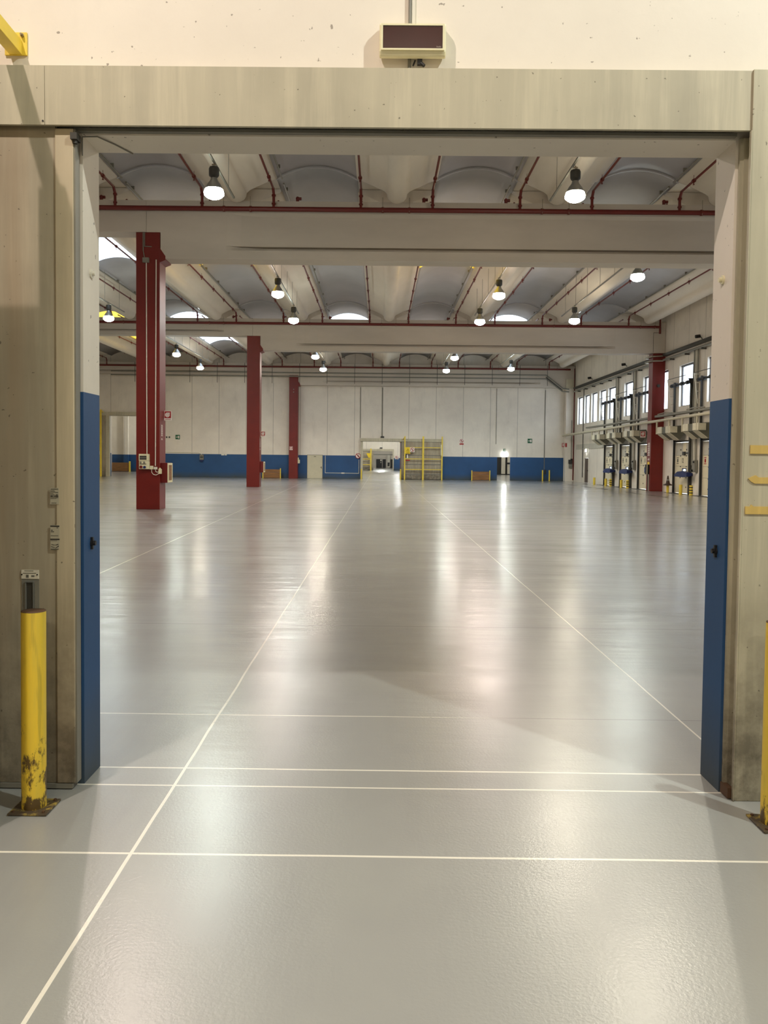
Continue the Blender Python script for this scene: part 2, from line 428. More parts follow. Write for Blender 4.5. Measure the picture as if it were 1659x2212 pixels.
for bi, (y0, y1) in enumerate([(4.23, 25.12), (26.35, 46.22), (47.45, 67.85)]):
    for k in RIBS:
        c = T0 + k * P
        r = MB().mat('rib'); pf = rib_profile(c); 
        if k == 3: pf = [(min(x, RW - .02), z) for x, z in pf]
        n = len(pf)
        vs = [(x, y0, z) for x, z in pf]
        # rounded keel end towards both beams
        ends = [(y1 - .06, 1.0), (y1, .95)]
        rings = [(y0, 1.0)] + ends
        V = []
        for yy, sc in rings:
            for x, z in pf: V.append((c + (x - c) * (sc if abs(x - c) < .34 else 1), yy, 9.6 + (z - 9.6) * (sc if z < 9.6 else 1)))
        F = []
        for q in range(len(rings) - 1):
            for i in range(n - 1): F.append((q * n + i, q * n + i + 1, (q + 1) * n + i + 1, (q + 1) * n + i))
        F.append(tuple(range(n))); F.append(tuple(reversed(range((len(rings) - 1) * n, len(rings) * n))))
        r._add(V, F, False)
        r.sm = [i < len(F) - 2 for i in range(len(F))]
        r.build('ceiling_rib', roof)
SKY = {(1, -3): ('sky_white', 29.0, 36.6), (1, -2): ('sky_yellow', 29.4, 36.6), (1, 0): ('sky_yellow', 29.4, 36.7),
       (2, -4): ('sky_yellow', 50, 60), (2, -3): ('sky_white', 50, 61.6), (2, -1): ('sky_white', 50, 58.0), (2, 1): ('sky_white', 50, 58.0)}
def vault_pts(c, half=1.22, z0=9.99, rise=.36, n=14):
    R_ = (half * half + rise * rise) / (2 * rise); zc = z0 + rise - R_; a = math.asin(half / R_)
    return [(c + R_ * math.sin(-a + 2 * a * i / n), zc + R_ * math.cos(-a + 2 * a * i / n)) for i in range(n + 1)]
def vault_strip(mb, c, ya, yb, dz=0, th=.03):
    pt = vault_pts(c); n = len(pt)
    V = [(x, y, z + dz + t) for t in (0, th) for y in (ya, yb) for x, z in pt]
    F = []
    for i in range(n - 1):
        F += [(i, i + 1, n + i + 1, n + i), (2 * n + i, 3 * n + i, 3 * n + i + 1, 2 * n + i + 1),
              (i, 2 * n + i, 2 * n + i + 1, i + 1), (n + i, n + i + 1, 3 * n + i + 1, 3 * n + i)]
    F += [(0, n, 3 * n, 2 * n), (n - 1, 3 * n - 1, 4 * n - 1, 2 * n - 1)]
    mb._add(V, F, True)
for bi, (y0, y1) in enumerate(FULL):
    for k in range(-7, 4):
        c = T0 + (k + .5) * P
        if k == 3: continue
        mb = MB().mat('vault'); sk = SKY.get((bi, k))
        if sk:
            vault_strip(mb, c, y0, sk[1]); vault_strip(mb, c, sk[2], y1)
        else: vault_strip(mb, c, y0, y1)
        mb.build('ceiling_vault', roof)
        if sk:
            s_ = MB().mat(sk[0]); vault_strip(s_, c, sk[1], sk[2], 0, .012)
            s_.mat('rib')
            yy = sk[1] + 1.3
            s_.build('skylight', roof)
        if bi < 2:     # arch lip over each beam line
            a_ = MB().mat('vault'); pt = vault_pts(c); lo = [(x, z - .045) for x, z in pt]
            a_.prism([p for p in pt] + lo[::-1], 'y', y1 - .02, y1 + .06)
            a_.build('arch_lip', roof)
# wall edge closure and ridge strips above ribs so that no sky leaks
cl = MB().mat('rib')
for k in RIBS:
    c = T0 + k * P; cl.box(c - 1.22, min(c + 1.22, RW), 4.2, 69, 10.07, 10.12)
cl.box(-30.2, T0 - 6 * P - 1.2, 4.2, 69, 10.07, 10.12)
cl.build('rib_topping', roof)

# ---- rooms beyond the far wall
struct(MB().mat('wall_far').box(-30, -24, 92.6, 92.8, 0, 8).box(-28.6, -28.1, 92.3, 92.6, 0, 8).build('wall_beyond_left'))
gw = grid_wall('y', 127, 127.2, -30, 16.15, 0, 8, [(-1.05, 1.93, 0, 2.95)], 'wall_far'); struct(gw.build('wall_beyond'), 'white wall with blue dado seen through the far doorway')
struct(MB().mat('wall_other').box(-30, 16.15, 166, 166.2, 0, 8).build('wall_beyond_end'))
struct(MB().mat('wall_other').box(16.15, 16.35, 69.15, 170, 0, 8.2).build('wall_beyond_right'))
struct(MB().mat('rib').box(-30, 16.2, 69.15, 170, 8, 8.2).build('ceiling_beyond'))

# ================================================================== COLUMNS, BEAMS
CX0, CX1 = -7.505, -6.78
def column(y, label, x0=CX0, x1=CX1, top=8.45, corbel=1, mat='red', name='concrete_column'):
    t = thing(name, ((x0 + x1) / 2, y + .35, 0), label, 'column', 'columns carrying the hall roof' if mat == 'red' else None)
    MB().mat(mat).box(x0, x1, y, y + .70, 0, top).build('shaft', t, bevel=.012)
    if corbel:
        sx = x1 if corbel > 0 else x0; d = corbel
        pts = [(sx, 7.98), (sx + .17 * d, 7.74), (sx + .17 * d, 7.62), (sx, 7.55)]
        MB().mat(mat).prism(pts, 'y', y + .01, y + .69).build('corbel', t)
    return t
col1 = column(25.47, 'nearest red column on the left with white conduits and a socket panel')
col2 = column(46.57, 'middle red column on the left, behind the nearest one')
col3 = column(68.14, 'farthest red column standing against the far wall')
colR = column(46.57, 'red column on the right against the dock door wall', 15.16, 15.855, 7.70, 0)
colE = column(68.14, 'cream column in the far right corner beside the blue dado', 15.19, 15.855, 7.6, 0, 'wall_plain')
MB().mat('hood_cream').box(15.14, 15.857, 68.05, 68.86, 7.6, 8.35).build('capital_block', colE)

def beam_loft(y0, y1, xs, zt, zb, zf, zn, ztf):
    """xs: list of (x, recess, bottom z). I-section with a slot above the lower flange"""
    mb = MB().mat('beam'); V = []; F = []
    for x, d, b0 in xs:
        zl = max(b0, zb); k = d / .30 if d else 0
        L = [(y0, zt), (y0, ztf), (y0 + d * .35, ztf - .08 * k), (y0 + d * .35, zn + .005), (y0 + d, zn), (y0 + d, zf), (y0, zf), (y0, zl)]
        R_ = [(y0 + y1 - y, z) for y, z in reversed(L)]
        V += [(x, y, z) for y, z in L + R_]
    n = 16
    for q in range(len(xs) - 1):
        for i in range(n): F.append((q * n + i, q * n + (i + 1) % n, (q + 1) * n + (i + 1) % n, (q + 1) * n + i))
    F.append(tuple(range(n))); F.append(tuple(range((len(xs) - 1) * n, len(xs) * n)))
    mb._add(V, F); return mb
bl = ['nearest concrete roof beam crossing the hall, behind the two big lamps', 'middle concrete roof beam crossing the hall', 'farthest concrete roof beam in front of the far wall']
sl = ['short depth concrete beam left of the nearest red column', 'shallow concrete beam left of the middle red column', 'shallow concrete beam left of the farthest red column']
for i, (y0, y1) in enumerate(BEAM_Y):
    r = thing('roof_beam', (4, (y0 + y1) / 2, 7.66), bl[i], 'beam')
    xl = CX1 + .02
    a, b = y0 + .012, y1 - .012
    bb = MB().mat('beam').box(-7.19, xl, a, b, 8.455, 9.42); bb.build('dapped_end', r)
    xe = 15.14 if i == 1 else (15.17 if i == 2 else 15.84)
    beam_loft(a, b, [(xl, 0, 7.66), (-4.75, 0, 7.66), (-4.3, .2, 7.66), (-3.6, .32, 7.66), (11.9, .32, 7.66), (12.6, .2, 7.66), (13.05, 0, 7.66), (15.84, 0, 7.66 if i != 1 else 7.72)], 9.42, 7.66, 7.93, 8.06, 9.05).build('web_and_flanges', r)
    if i == 1:
        MB().mat('dark_slot').box(15.16, 15.175, a - .008, a, 7.75, 8.85).box(15.175, 15.56, a - .008, a, 8.83, 8.85).box(15.56, 15.575, a - .008, a, 8.83, 9.4).build('joint_line', r)
    for x in ((-2.84, .755, 4.16, 7.57) if i < 2 else ()):
        pl = MB().mat('beam').box(x - .075, x + .075, a + .165, a + .185, 8.58, 8.73); pl.mat('dark_grey').disc((x, a + .16, 8.655), .022, 'y', 10, .02); pl.build('anchor_plate', r)
    l = thing('roof_beam', (-15, (y0 + y1) / 2, 8.45), sl[i], 'beam')
    beam_loft(a, b, [(-29.9, .0, 8.46), (-28.5, .0, 8.46), (-27.9, .25, 8.46), (-9.8, .25, 8.46), (-9.2, .18, 8.46), (-8.8, 0, 8.46), (-7.20, 0, 8.46)], 9.42, 8.46, 8.66, 8.77, 9.12).build('web_and_flanges', l)

# ---- red sprinkler mains and branches
spl = ['red sprinkler main with risers along the nearest roof beam', 'red sprinkler main with risers along the middle roof beam', 'red sprinkler main with risers along the farthest roof beam']
for i, (y0, y1) in enumerate(BEAM_Y):
    ym = y0 - .2; z = 9.12
    t = thing('sprinkler_pipe', (0, ym, z), spl[i], 'pipe', 'red sprinkler pipework under the roof')
    xr = 15.45 if i else 15.7
    mm = MB().mat('pipe_red').cyl((-29, ym, z), (xr, ym, z), .072, 12)
    for k in RIBS:
        c = T0 + k * P
        for o in (-.42, .38): mm.cyl((c + o - .03, ym, z), (c + o + .03, ym, z), .092, 10)
    if i == 1: mm.cyl((xr, ym, z), (xr, ym, 8.75), .06, 10).cyl((xr, ym, z), (xr, ym + .0, 9.6), .05, 10)
    mm.build('main_pipe', t)
    for k in range(-5, 4):
        c = T0 + k * P
        for o in (-.42, .38): MB().mat('steel').cyl((c + o, ym - .075, z - .09), (c + o, ym - .075, z + .35), .008, 6).build('hanger_rod', t)
    ys = [4.4, 26.4, 47.5][i]
    for k in range(-5, 4):
        c = T0 + k * P
        for sgn in (-1, 1):
            if k == 3 and sgn == 1: continue
            x = c + 1.08 * sgn; zz = 9.70; b = MB().mat('pipe_red')
            rr = .042
            b.cyl((x, ym, z), (x, ym, 9.55), rr, 10).cyl((x, ym, 9.55), (x, ym - .16, zz), rr, 10).ball((x, ym, 9.55), rr * 1.1)
            b.cyl((x, ym - .16, zz), (x, ys, zz), rr * .8, 8)
            b.cyl((x, ym, 9.26), (x, ym, 9.30), rr * 1.5, 10).cyl((x, ym, 9.50), (x, ym, 9.55), rr * 1.5, 10)
            n = 7
            for j in range(n):
                yy = ym - 1.1 - j * (ym - ys - 1.6) / n
                b.cyl((x, yy - .05, zz), (x, yy + .05, zz), rr * 1.35, 8).cyl((x, yy, zz), (x, yy, zz - .10), .014, 6).cyl((x, yy, zz + .03), (x, yy, zz + .16), .006, 5)
                b.cyl((x, yy, zz - .10), (x, yy, zz - .115), .028, 8)
            b.build('branch_pipe', t)
# small dark valves sitting on the beam ledge beside the risers
for i, (y0, y1) in enumerate(BEAM_Y[:2]):
    vt = None
    for x in [-8.6, -2.6, 1.25, 3.75, 5.85, 8.55] if i == 0 else [-8.3, -5.5, -2.9, 3.7, 9.4]:
        lab = 'small dark red pipe elbow on the ledge of the %s roof beam' % ('nearest' if i == 0 else 'middle')
        if vt is None:
            vt = thing('pipe_elbow', (x, y0 + .12, 9.42), lab, 'pipe fitting', 'pipe elbows on the %s beam ledge' % ('nearest' if i == 0 else 'middle'))
            e = MB().mat('pipe_red').cyl((x, y0 + .12, 9.42), (x, y0 + .12, 9.56), .05, 10).cyl((x, y0 + .12, 9.53), (x + .12, y0 + .12, 9.53), .045, 10).ball((x, y0 + .12, 9.54), .06)
            e.build('elbow_body', vt)
        else: dup(vt, (x, y0 + .12, 9.42), lab)
# grey conduits along the rib edges
for bi, (y0, y1) in enumerate(FULL):
    for k in range(-4, 4):
        if k == 0: continue
        c = T0 + k * P; x = c - 1.36 if k > 0 else c + 1.36
        q = MB().mat('mid_grey').cyl((x, y0 + .3, 9.93), (x, y1 - .1, 9.93), .028, 8)
        for j in range(8):
            yy = y0 + 1 + j * (y1 - y0 - 2) / 7; q.box(x - .05, x + .05, yy - .02, yy + .02, 9.94, 10.04)
        o = q.build('cable_conduit'); 
        where = ('left', 'right')[k > 0]; bay = ('nearest', 'middle', 'farthest')[bi]
        tag(o, 'grey conduit under the roof ribs in the %s bay, %s half of the hall' % (bay, where), 'conduit', 'grey conduits of the %s bay, %s half' % (bay, where))

# ---- high-bay lamps
POW = 450
def make_lamp(loc, glow, label):
    x, y, z = loc
    t = thing('high_bay_lamp', loc, label, 'lamp', 'high-bay lamps under the roof')
    MB().mat('dark_grey').lathe(loc, [(.0, .40), (.075, .40), (.085, .42), (.115, .44), (.125, .47), (.125, .62), (.11, .655), (.0, .655)], 8).build('ballast_housing', t)
    MB().mat('alu').lathe(loc, [(.212, .135), (.205, .16), (.15, .26), (.09, .34), (.075, .40)], 28).mat('alu_in').lathe(loc, [(.208, .137), (.197, .16), (.144, .26), (.088, .335), (.0, .34)], 28).build('reflector', t)
    MB().mat(glow).lathe(loc, [(.0, -.10), (.08, -.093), (.15, -.068), (.205, -.03), (.235, .0), (.238, .05), (.215, .13), (.0, .135)], 20).build('lamp_lens', t)
    pw = {'lamp_cool': (.90, 1.0, .93, 1.0), 'lamp_pink': (1.0, .83, .74, 1.0), 'lamp_warm': (1.0, .91, .74, 1.0), 'lamp_near_cool': (.93, 1.0, .95, 2.25), 'lamp_near_pink': (1.0, .86, .78, 1.7)}.get(glow)
    if pw:
        ld = bpy.data.lights.new('lamp_light', 'SPOT'); ld.color = pw[:3]; ld.energy = POW * pw[3]
        ld.spot_size = math.radians(164); ld.spot_blend = .45; ld.shadow_soft_size = .055
        lo = bpy.data.objects.new('lamp_light', ld); COL.objects.link(lo); lo.parent = t; lo.location = (0, 0, -.17)
    MB().mat('steel').cyl((x, y, z + .655), (x, y, z + .76), .012, 6).box(x - .05, x + .05, y - .02, y + .02, z + .70, z + .73).build('hook', t)
    return t
LZ = 7.87
protos = {}
lamps = [
 (-4.03, 20.0, 'lamp_cool', 'large high-bay lamp, greenish white, upper left before the nearest roof beam'),
 (4.57, 20.0, 'lamp_warm', 'large high-bay lamp, warm white, upper right before the nearest roof beam'),
 (-4.0, 32.1, 'lamp_pink', 'high-bay lamp just beyond the nearest beam, left of centre, pinkish'),
 (4.48, 32.0, 'lamp_pink', 'high-bay lamp just beyond the nearest beam, right of centre, pinkish'),
 (8.75, 28.7, 'lamp_cool', 'bright cool high-bay lamp hanging just below the nearest beam, far right'),
 (-12.45, 38.0, 'lamp_cool', 'high-bay lamp left of the nearest red column, before the middle beam'),
 (-4.02, 38.1, 'lamp_cool', 'high-bay lamp before the middle beam, left of centre, above the red main'),
 (4.47, 38.0, 'lamp_pink', 'high-bay lamp before the middle beam, right of centre'),
 (8.65, 37.5, 'lamp_warm', 'high-bay lamp before the middle beam, right of the centre pair'),
 (-12.55, 51.0, 'lamp_cool', 'small far lamp between the nearest and middle red columns, higher of two'),
 (-12.7, 58.4, 'lamp_warm', 'small far lamp between the nearest and middle red columns, lower of two'),
 (-4.07, 51.5, 'lamp_pink', 'small far lamp beyond the middle beam, left of centre, higher of two'),
 (-4.07, 58.6, 'lamp_warm', 'small far lamp beyond the middle beam, left of centre, lower of two'),
 (4.53, 51.4, 'lamp_pink', 'small far lamp beyond the middle beam, right of centre, higher of two'),
 (4.6, 58.7, 'lamp_cool', 'small far lamp beyond the middle beam, right of centre, lower of two'),
 (8.95, 57.4, 'lamp_cool', 'rightmost small far lamp beyond the middle beam'),
 # hung where the door head hides them; they light the floor and show in its reflections
 (-4.0, 13.2, 'lamp_pink', 'high-bay lamp hidden above the door head on the left'),
 (4.6, 13.6, 'lamp_warm', 'high-bay lamp hidden above the door head on the right'),
 (-12.5, 18.2, 'lamp_pink', 'high-bay lamp hidden behind the left door jamb'),
 (-12.5, 28.5, 'lamp_warm', 'high-bay lamp hidden left of the nearest red column'),
 (-21.0, 32.0, 'lamp_warm', 'high-bay lamp far left in the middle bay'),
 (-21.0, 55.0, 'lamp_warm', 'high-bay lamp far left in the last bay'),
 (-2.9, .55, 'lamp_near_pink', 'high-bay lamp in the near room behind the viewer, left'),
 (4.25, .66, 'lamp_near_cool', 'high-bay lamp in the near room behind the viewer, right'),
 (0.5, -8.0, 'lamp_warm', 'high-bay lamp at the back of the near room'),
]
for x, y, g, lab in lamps:
    z = 7.80 if y < 3 else LZ
    if y == 57.4 or y == 28.7: z = LZ + .03
    if g not in protos: protos[g] = make_lamp((x, y, z), g, lab)
    else: dup(protos[g], (x, y, z), lab)
for x, y, g, lab in [(-6, 84, 'lamp_cool', 'a'), (6, 84, 'lamp_cool', 'b'), (-6, 106, 'lamp_cool', 'c'), (6, 106, 'lamp_cool', 'd'), (-22, 90, 'lamp_warm', 'e'), (0, 76, 'lamp_cool', 'j'), (-8, 120, 'lamp_cool', 'k'), (3, 120, 'lamp_cool', 'l'), (0, 140, 'lamp_cool', 'f'), (10, 145, 'lamp_cool', 'g'), (12, 90, 'lamp_warm', 'h'), (0.3, 155, 'lamp_cool', 'i')]:  # unseen lamps added to brighten the halls beyond
    g = 'fill_lamp_beyond'
    if g not in protos: protos[g] = make_lamp((x, y, 6.9), g, 'lamp'); L = protos[g]; L['label'] = 'unseen lamp added to brighten a hall beyond the far wall'; L['group'] = 'lamps added to brighten the halls beyond'; continue
    L = dup(protos[g], (x, y, 6.9), 'unseen lamp added to brighten a hall beyond the far wall'); L['group'] = 'lamps added to brighten the halls beyond'
# rails the lamps hang from
for x, segs in ((-4.03, [(4.3, 22.7), (26.5, 40.5), (47.6, 61)]), (4.52, [(4.3, 22.7), (26.5, 40.5), (47.6, 61)]), (8.72, [(26.5, 40.5), (47.6, 61)]), (-12.5, [(26.5, 40.5), (47.6, 61)])):
    for (a, b) in segs:
        q = MB().mat('mid_grey').box(x - .022, x + .022, a, b, LZ + .755, LZ + .80)
        k = round((x - T0) / P); c = T0 + k * P
        dx = x - c
        def zr(dx):
            d = abs(dx)
            return 9.5 - math.sqrt(max(0, .09 - d * d)) * .86 if d < .3 else (9.62 + (d - .38) * .43 if d < 1.2 else 9.97)
        nn = 7
        for j in range(nn):
            yy = a + .8 + j * (b - a - 1.6) / (nn - 1); q.cyl((x, yy, LZ + .80), (x, yy, zr(dx) + .03), .007, 5)
        o = q.build('lamp_rail')
        bay = 'nearest' if a < 10 else ('middle' if a < 30 else 'farthest')
        pos = {-4.03: 'left of centre', 4.52: 'right of centre', 8.72: 'at the far right', -12.5: 'at the far left'}[x]
        tag(o, 'thin grey rail carrying the lamps %s in the %s bay' % (pos, bay), 'rail')

# ================================================================== NEAR DOORWAY
FY = 3.891
d1 = thing('door_1', (-1.9, 3.93, 0), kind='structure'); d1['label'] = 'big sliding fire door panel, parked left of the doorway'
MB().mat('panel').box(-3.9, -1.535, 3.925, 3.98, .03, 3.145).build('door_leaf', d1)
MB().mat('edge').box(-1.535, -1.448, 3.918, 3.982, .03, 3.13).build('edge_trim', d1, bevel=.004)
MB().mat('mid_grey').box(-1.448, -1.441, 3.925, 3.98, .03, 3.13).build('edge_seal', d1)
MB().mat('mid_grey').box(-3.9, -1.46, 3.915, 3.98, .006, .028).build('bottom_rail', d1)
hd = MB().mat('mid_grey').box(-1.703, -1.62, 3.921, 3.925, .855, 1.013)
hd.mat('dark_grey').box(-1.683, -1.642, 3.918, 3.922, .872, 1.0)
hd.mat('grey_metal').box(-1.683, -1.678, 3.912, 3.922, .872, 1.0).box(-1.647, -1.642, 3.914, 3.922, .872, 1.0).box(-1.683, -1.642, 3.91, 3.922, 1.0, 1.006)
hd.build('recessed_handle', d1)
lp = MB().mat('label_white').box(-1.703, -1.621, 3.919, 3.925, 1.016, 1.058)
lp.mat('ink_grey').box(-1.688, -1.645, 3.9175, 3.919, 1.0535, 1.0555).box(-1.695, -1.632, 3.9175, 3.919, 1.042, 1.0445).box(-1.680, -1.668, 3.9175, 3.919, 1.022, 1.036).box(-1.655, -1.64, 3.9175, 3.919, 1.026, 1.033)
for x in (-1.700, -1.627): lp.mat('black').disc((x, 3.9175, 1.036), .0035, 'y', 10, .003)
lp.build('maker_label', d1)
s1 = MB().mat('sticker').box(-1.562, -1.521, 3.915, 3.9178, 1.373, 1.451)
s1.mat('ink_grey')
random.seed(3)
z = 1.440
s1.mat('ink').box(-1.559, -1.524, 3.9143, 3.915, 1.4435, 1.4465)
s1.mat('ink_grey')
while z > 1.398:
    w = random.uniform(.014, .036); s1.box(-1.560, -1.560 + w, 3.9143, 3.915, z - .0022, z)
    if random.random() < .5: s1.box(-1.535, -1.524, 3.9143, 3.915, z - .003, z)
    z -= .0048
s1.mat('ink').box(-1.560, -1.55, 3.9142, 3.915, 1.409, 1.413).box(-1.543, -1.523, 3.9142, 3.915, 1.4095, 1.412)
s1.mat('ink_grey').box(-1.556, -1.532, 3.9143, 3.915, 1.378, 1.381)
s1.build('sticker', d1)
s2 = MB().mat('sticker').box(-1.562, -1.519, 3.915, 3.9178, 1.160, 1.274)
s2.mat('ink').box(-1.562, -1.519, 3.9143, 3.915, 1.266, 1.272).box(-1.562, -1.518, 3.9143, 3.915, 1.2035, 1.2095)
s2.box(-1.532, -1.525, 3.9143, 3.915, 1.260, 1.263).box(-1.559, -1.550, 3.9143, 3.915, 1.248, 1.251).box(-1.559, -1.544, 3.9143, 3.915, 1.241, 1.244)
s2.prism([(-1.557, 1.183), (-1.541, 1.180), (-1.541, 1.1775), (-1.557, 1.180)], 'y', 3.9143, 3.915).prism([(-1.538, 1.180), (-1.524, 1.185), (-1.524, 1.181), (-1.538, 1.177)], 'y', 3.9143, 3.915)
s2.prism([(-1.559, 1.173), (-1.541, 1.169), (-1.541, 1.1665), (-1.559, 1.170)], 'y', 3.9143, 3.915).prism([(-1.538, 1.166), (-1.522, 1.177), (-1.522, 1.172), (-1.538, 1.163)], 'y', 3.9143, 3.915)
s2.mat('ink_grey').box(-1.56, -1.524, 3.9143, 3.915, 1.222, 1.225).box(-1.56, -1.53, 3.9143, 3.915, 1.199, 1.201).box(-1.56, -1.523, 3.9143, 3.915, 1.158, 1.162)
s2.build('sticker', d1)

# track cover (lintel)
tc = thing('track_cover', (0, 3.94, 3.135), 'long beige metal cover of the sliding door track above the doorway', 'track cover')
for a, b in ((-3.9, -1.571), (-1.569, 1.76)):
    m = MB().mat('cover').box(a, b, FY, FY + .006, 3.135, 3.405).box(a, b, FY + .006, 3.99, 3.399, 3.405).box(a, b, FY + .006, FY + .018, 3.135, 3.140)
    m.build('cover_panel', tc)
MB().mat('mid_grey').box(-3.9, 1.66, 3.922, 3.955, 3.152, 3.25).box(-3.9, 1.66, 3.962, 3.99, 3.135, 3.15).build('track_rail', tc)
MB().mat('dark_slot').box(-3.9, 1.66, 3.955, 3.962, 3.16, 3.2).build('slot_backing', tc)
for x, zz in ((-1.578, 3.152),): MB().mat('black').disc((x, FY - .001, zz), .004, 'y', 10, .004).build('screw', tc)
# catch on the left end of the head and small cable
lc = MB().mat('dark_grey').box(-1.456, -1.425, 3.90, 3.955, 3.075, 3.105).cyl((-1.44, 3.92, 3.06), (-1.44, 3.92, 3.10), .012, 8)
tag(lc.build('door_catch'), 'small dark catch in the upper left corner of the doorway', 'door catch')
cb = MB().mat('mid_grey').tube([(-1.428, 3.98, 3.115), (-1.36, 3.99, 3.12), (-1.31, 4.10, 3.124), (-1.26, 4.22, 3.124)], .0035, 6).box(-1.432, -1.428, 3.985, 3.991, 3.03, 3.115)
tag(cb.build('door_cable'), 'thin cable crossing the white soffit in the upper left corner', 'cable')
# right hand steel post with receiving channel
rp = thing('door_post', (1.75, 3.9, 0), 'worn beige steel post with a vertical groove right of the doorway', 'door post')
m = MB().mat('post').box(1.694, 2.4, 3.880, 3.886, 0.0, 3.408).box(2.394, 2.4, 3.886, 3.99, 0, 3.408).box(1.694, 2.394, 3.886, 3.99, 3.402, 3.408)
m.build('front_plate', rp, bevel=.003)
g = MB().mat('post').box(1.689, 1.694, 3.876, 3.895, 0, 3.13).box(1.680, 1.696, 3.972, 3.990, 0, 3.13)
g.box(1.716, 1.720, 3.895, 3.972, 0, 3.13).box(1.694, 1.716, 3.891, 3.895, 0, 3.13).box(1.696, 1.716, 3.968, 3.972, 0, 3.13)
g.build('groove_channel', rp)
MB().mat('rust').box(1.672, 1.700, 3.90, 3.985, .006, .055).build('floor_guide', rp)
# yellow tape remains
tp = [(1.724, 1.667, .020, 'upper'), (1.718, 1.525, .017, 'middle'), (1.708, 1.383, .018, 'lowest')]
for x, z, h, w in tp:
    q = MB().mat('tape')
    if w == 'upper': pts = [(x, z - h), (x, z + h), (x + .3, z + h * .9), (x + .3, z - h)]
    elif w == 'middle': pts = [(x, z + h * .4), (x + .02, z + h), (x + .035, z + h * 1.3), (x + .05, z + h * .7), (x + .3, z + h), (x + .3, z - h), (x + .03, z - h), (x + .012, z - h * .4)]
    else: pts = [(x, z - h), (x, z + h), (x + .022, z + h), (x + .027, z + h * 1.5), (x + .04, z + h), (x + .3, z + h), (x + .3, z - h)]
    q.prism(pts, 'y', 3.8745, 3.8795)
    tag(q.build('tape_strip'), '%s old yellow tape strip stuck across the beige right post' % w, 'tape', 'yellow tape remains')
# jamb bolts / sensors
for x, z, s_, mt, lab in ((OX0, 2.50, 1, 'white', 'white painted fixing on the left white reveal'), (OX0, 1.172, 1, 'black', 'dark photocell on the left blue reveal'), (OX1, 2.497, -1, 'cream_plastic', 'pale fixing on the right white reveal'), (OX1, 1.167, -1, 'black', 'dark photocell on the right blue reveal')):
    q = MB().mat(mt).cyl((x, 4.1, z), (x + .008 * s_, 4.1, z), .022, 14).cyl((x + .008 * s_, 4.1, z), (x + .022 * s_, 4.1, z), .012, 10)
    if mt == 'black': q.box(x, x + .012 * s_, 4.085, 4.10, z - .03, z + .03)
    tag(q.build('photocell' if mt == 'black' else 'wall_fixing'), lab, 'photocell' if mt == 'black' else 'fixing')

# bollards beside the doorway
def bollard(cx, cy, plate, label, h=.902):
    t = thing('bollard', (cx, cy, 0), label, 'bollard')
    m = MB().mat('boll').cyl((cx, cy, .011), (cx + .002, cy, h), .0535, 40, caps=False); m.build('pipe', t)
    m = MB().mat('rust').lathe((cx + .002, cy, h), [(.0535, 0), (.0525, .004), (.03, .0045), (0, .0045)], 40); m.build('cap', t)
    p0, p1, q0, q1 = plate
    m = MB().mat('plate').box(p0, p1, q0, q1, 0.001, .011); m.build('base_plate', t, bevel=.003)
    for x in (p0 + .02, p1 - .02):
        for y in (q0 + .02, q1 - .02): MB().mat('rust').cyl((x, y, .011), (x, y, .018), .007, 6).build('anchor_bolt', t)
    return t
bollard(-1.556, 3.70, (-1.641, -1.466, 3.612, 3.787), 'dented yellow bollard before the sliding door, left of the doorway')
bollard(1.762, 3.63, (1.680, 1.86, 3.535, 3.72), 'yellow bollard cut by the right picture edge beside the beige post')
# weld bead round the left bollard foot is part of its pipe dirt

# red-lens emergency light above the door
wb = thing('emergency_light', (.13, 3.99, 3.44), 'cream wall light box with dark red front above the doorway', 'light box')
m = MB().mat('cream_plastic')
x0, x1 = -.024, .286
m.prism([(3.99, 3.53), (3.985, 3.497), (3.965, 3.481), (3.947, 3.484), (3.938, 3.503), (3.938, 3.627), (3.948, 3.636), (3.99, 3.636)], 'x', x0, x1)
m.build('housing', wb, bevel=.007)
MB().mat('cream_plastic').box(x0 + .008, x1 - .008, 3.931, 3.942, 3.507, 3.5145).box(x0 + .008, x1 - .008, 3.931, 3.942, 3.6186, 3.627).box(x0 + .008, x0 + .016, 3.931, 3.942, 3.5145, 3.6186).box(x1 - .016, x1 - .008, 3.931, 3.942, 3.5145, 3.6186).build('front_rim', wb)
MB().mat('lens_dark').box(x0 + .016, x1 - .016, 3.9345, 3.9385, 3.5145, 3.6186).build('red_front', wb)
m = MB().mat('text_grey')
for i in range(5): m.box(x1 - .044 + i * .0045, x1 - .041 + i * .0045, 3.9335, 3.9345, 3.520, 3.525 + (i % 3 == 0) * .0015)
m.build('small_print', wb)
m = MB().mat('black').box(.155, .178, 3.965, 3.985, 3.458, 3.492).cyl((.172, 3.97, 3.465), (.187, 3.965, 3.450), .008, 8).cyl((.145, 3.975, 3.48), (.135, 3.98, 3.456), .004, 6)
m.build('cable_gland', wb)
cc = MB().mat('mid_grey').cyl((.118, 3.984, 3.637), (.118, 3.984, 5.6), .0075, 10); cc.mat('white').box(.127, .142, 3.986, 3.994, 3.637, 5.6)
tag(cc.build('cable_conduit'), 'thin grey vertical conduit rising above the red-fronted wall light', 'conduit')
cc = MB().mat('mid_grey').cyl((.118, 3.984, 3.406), (.118, 3.984, 3.52), .0075, 10)
tag(cc.build('cable_conduit'), 'short conduit stub between the wall light and the track cover', 'conduit')

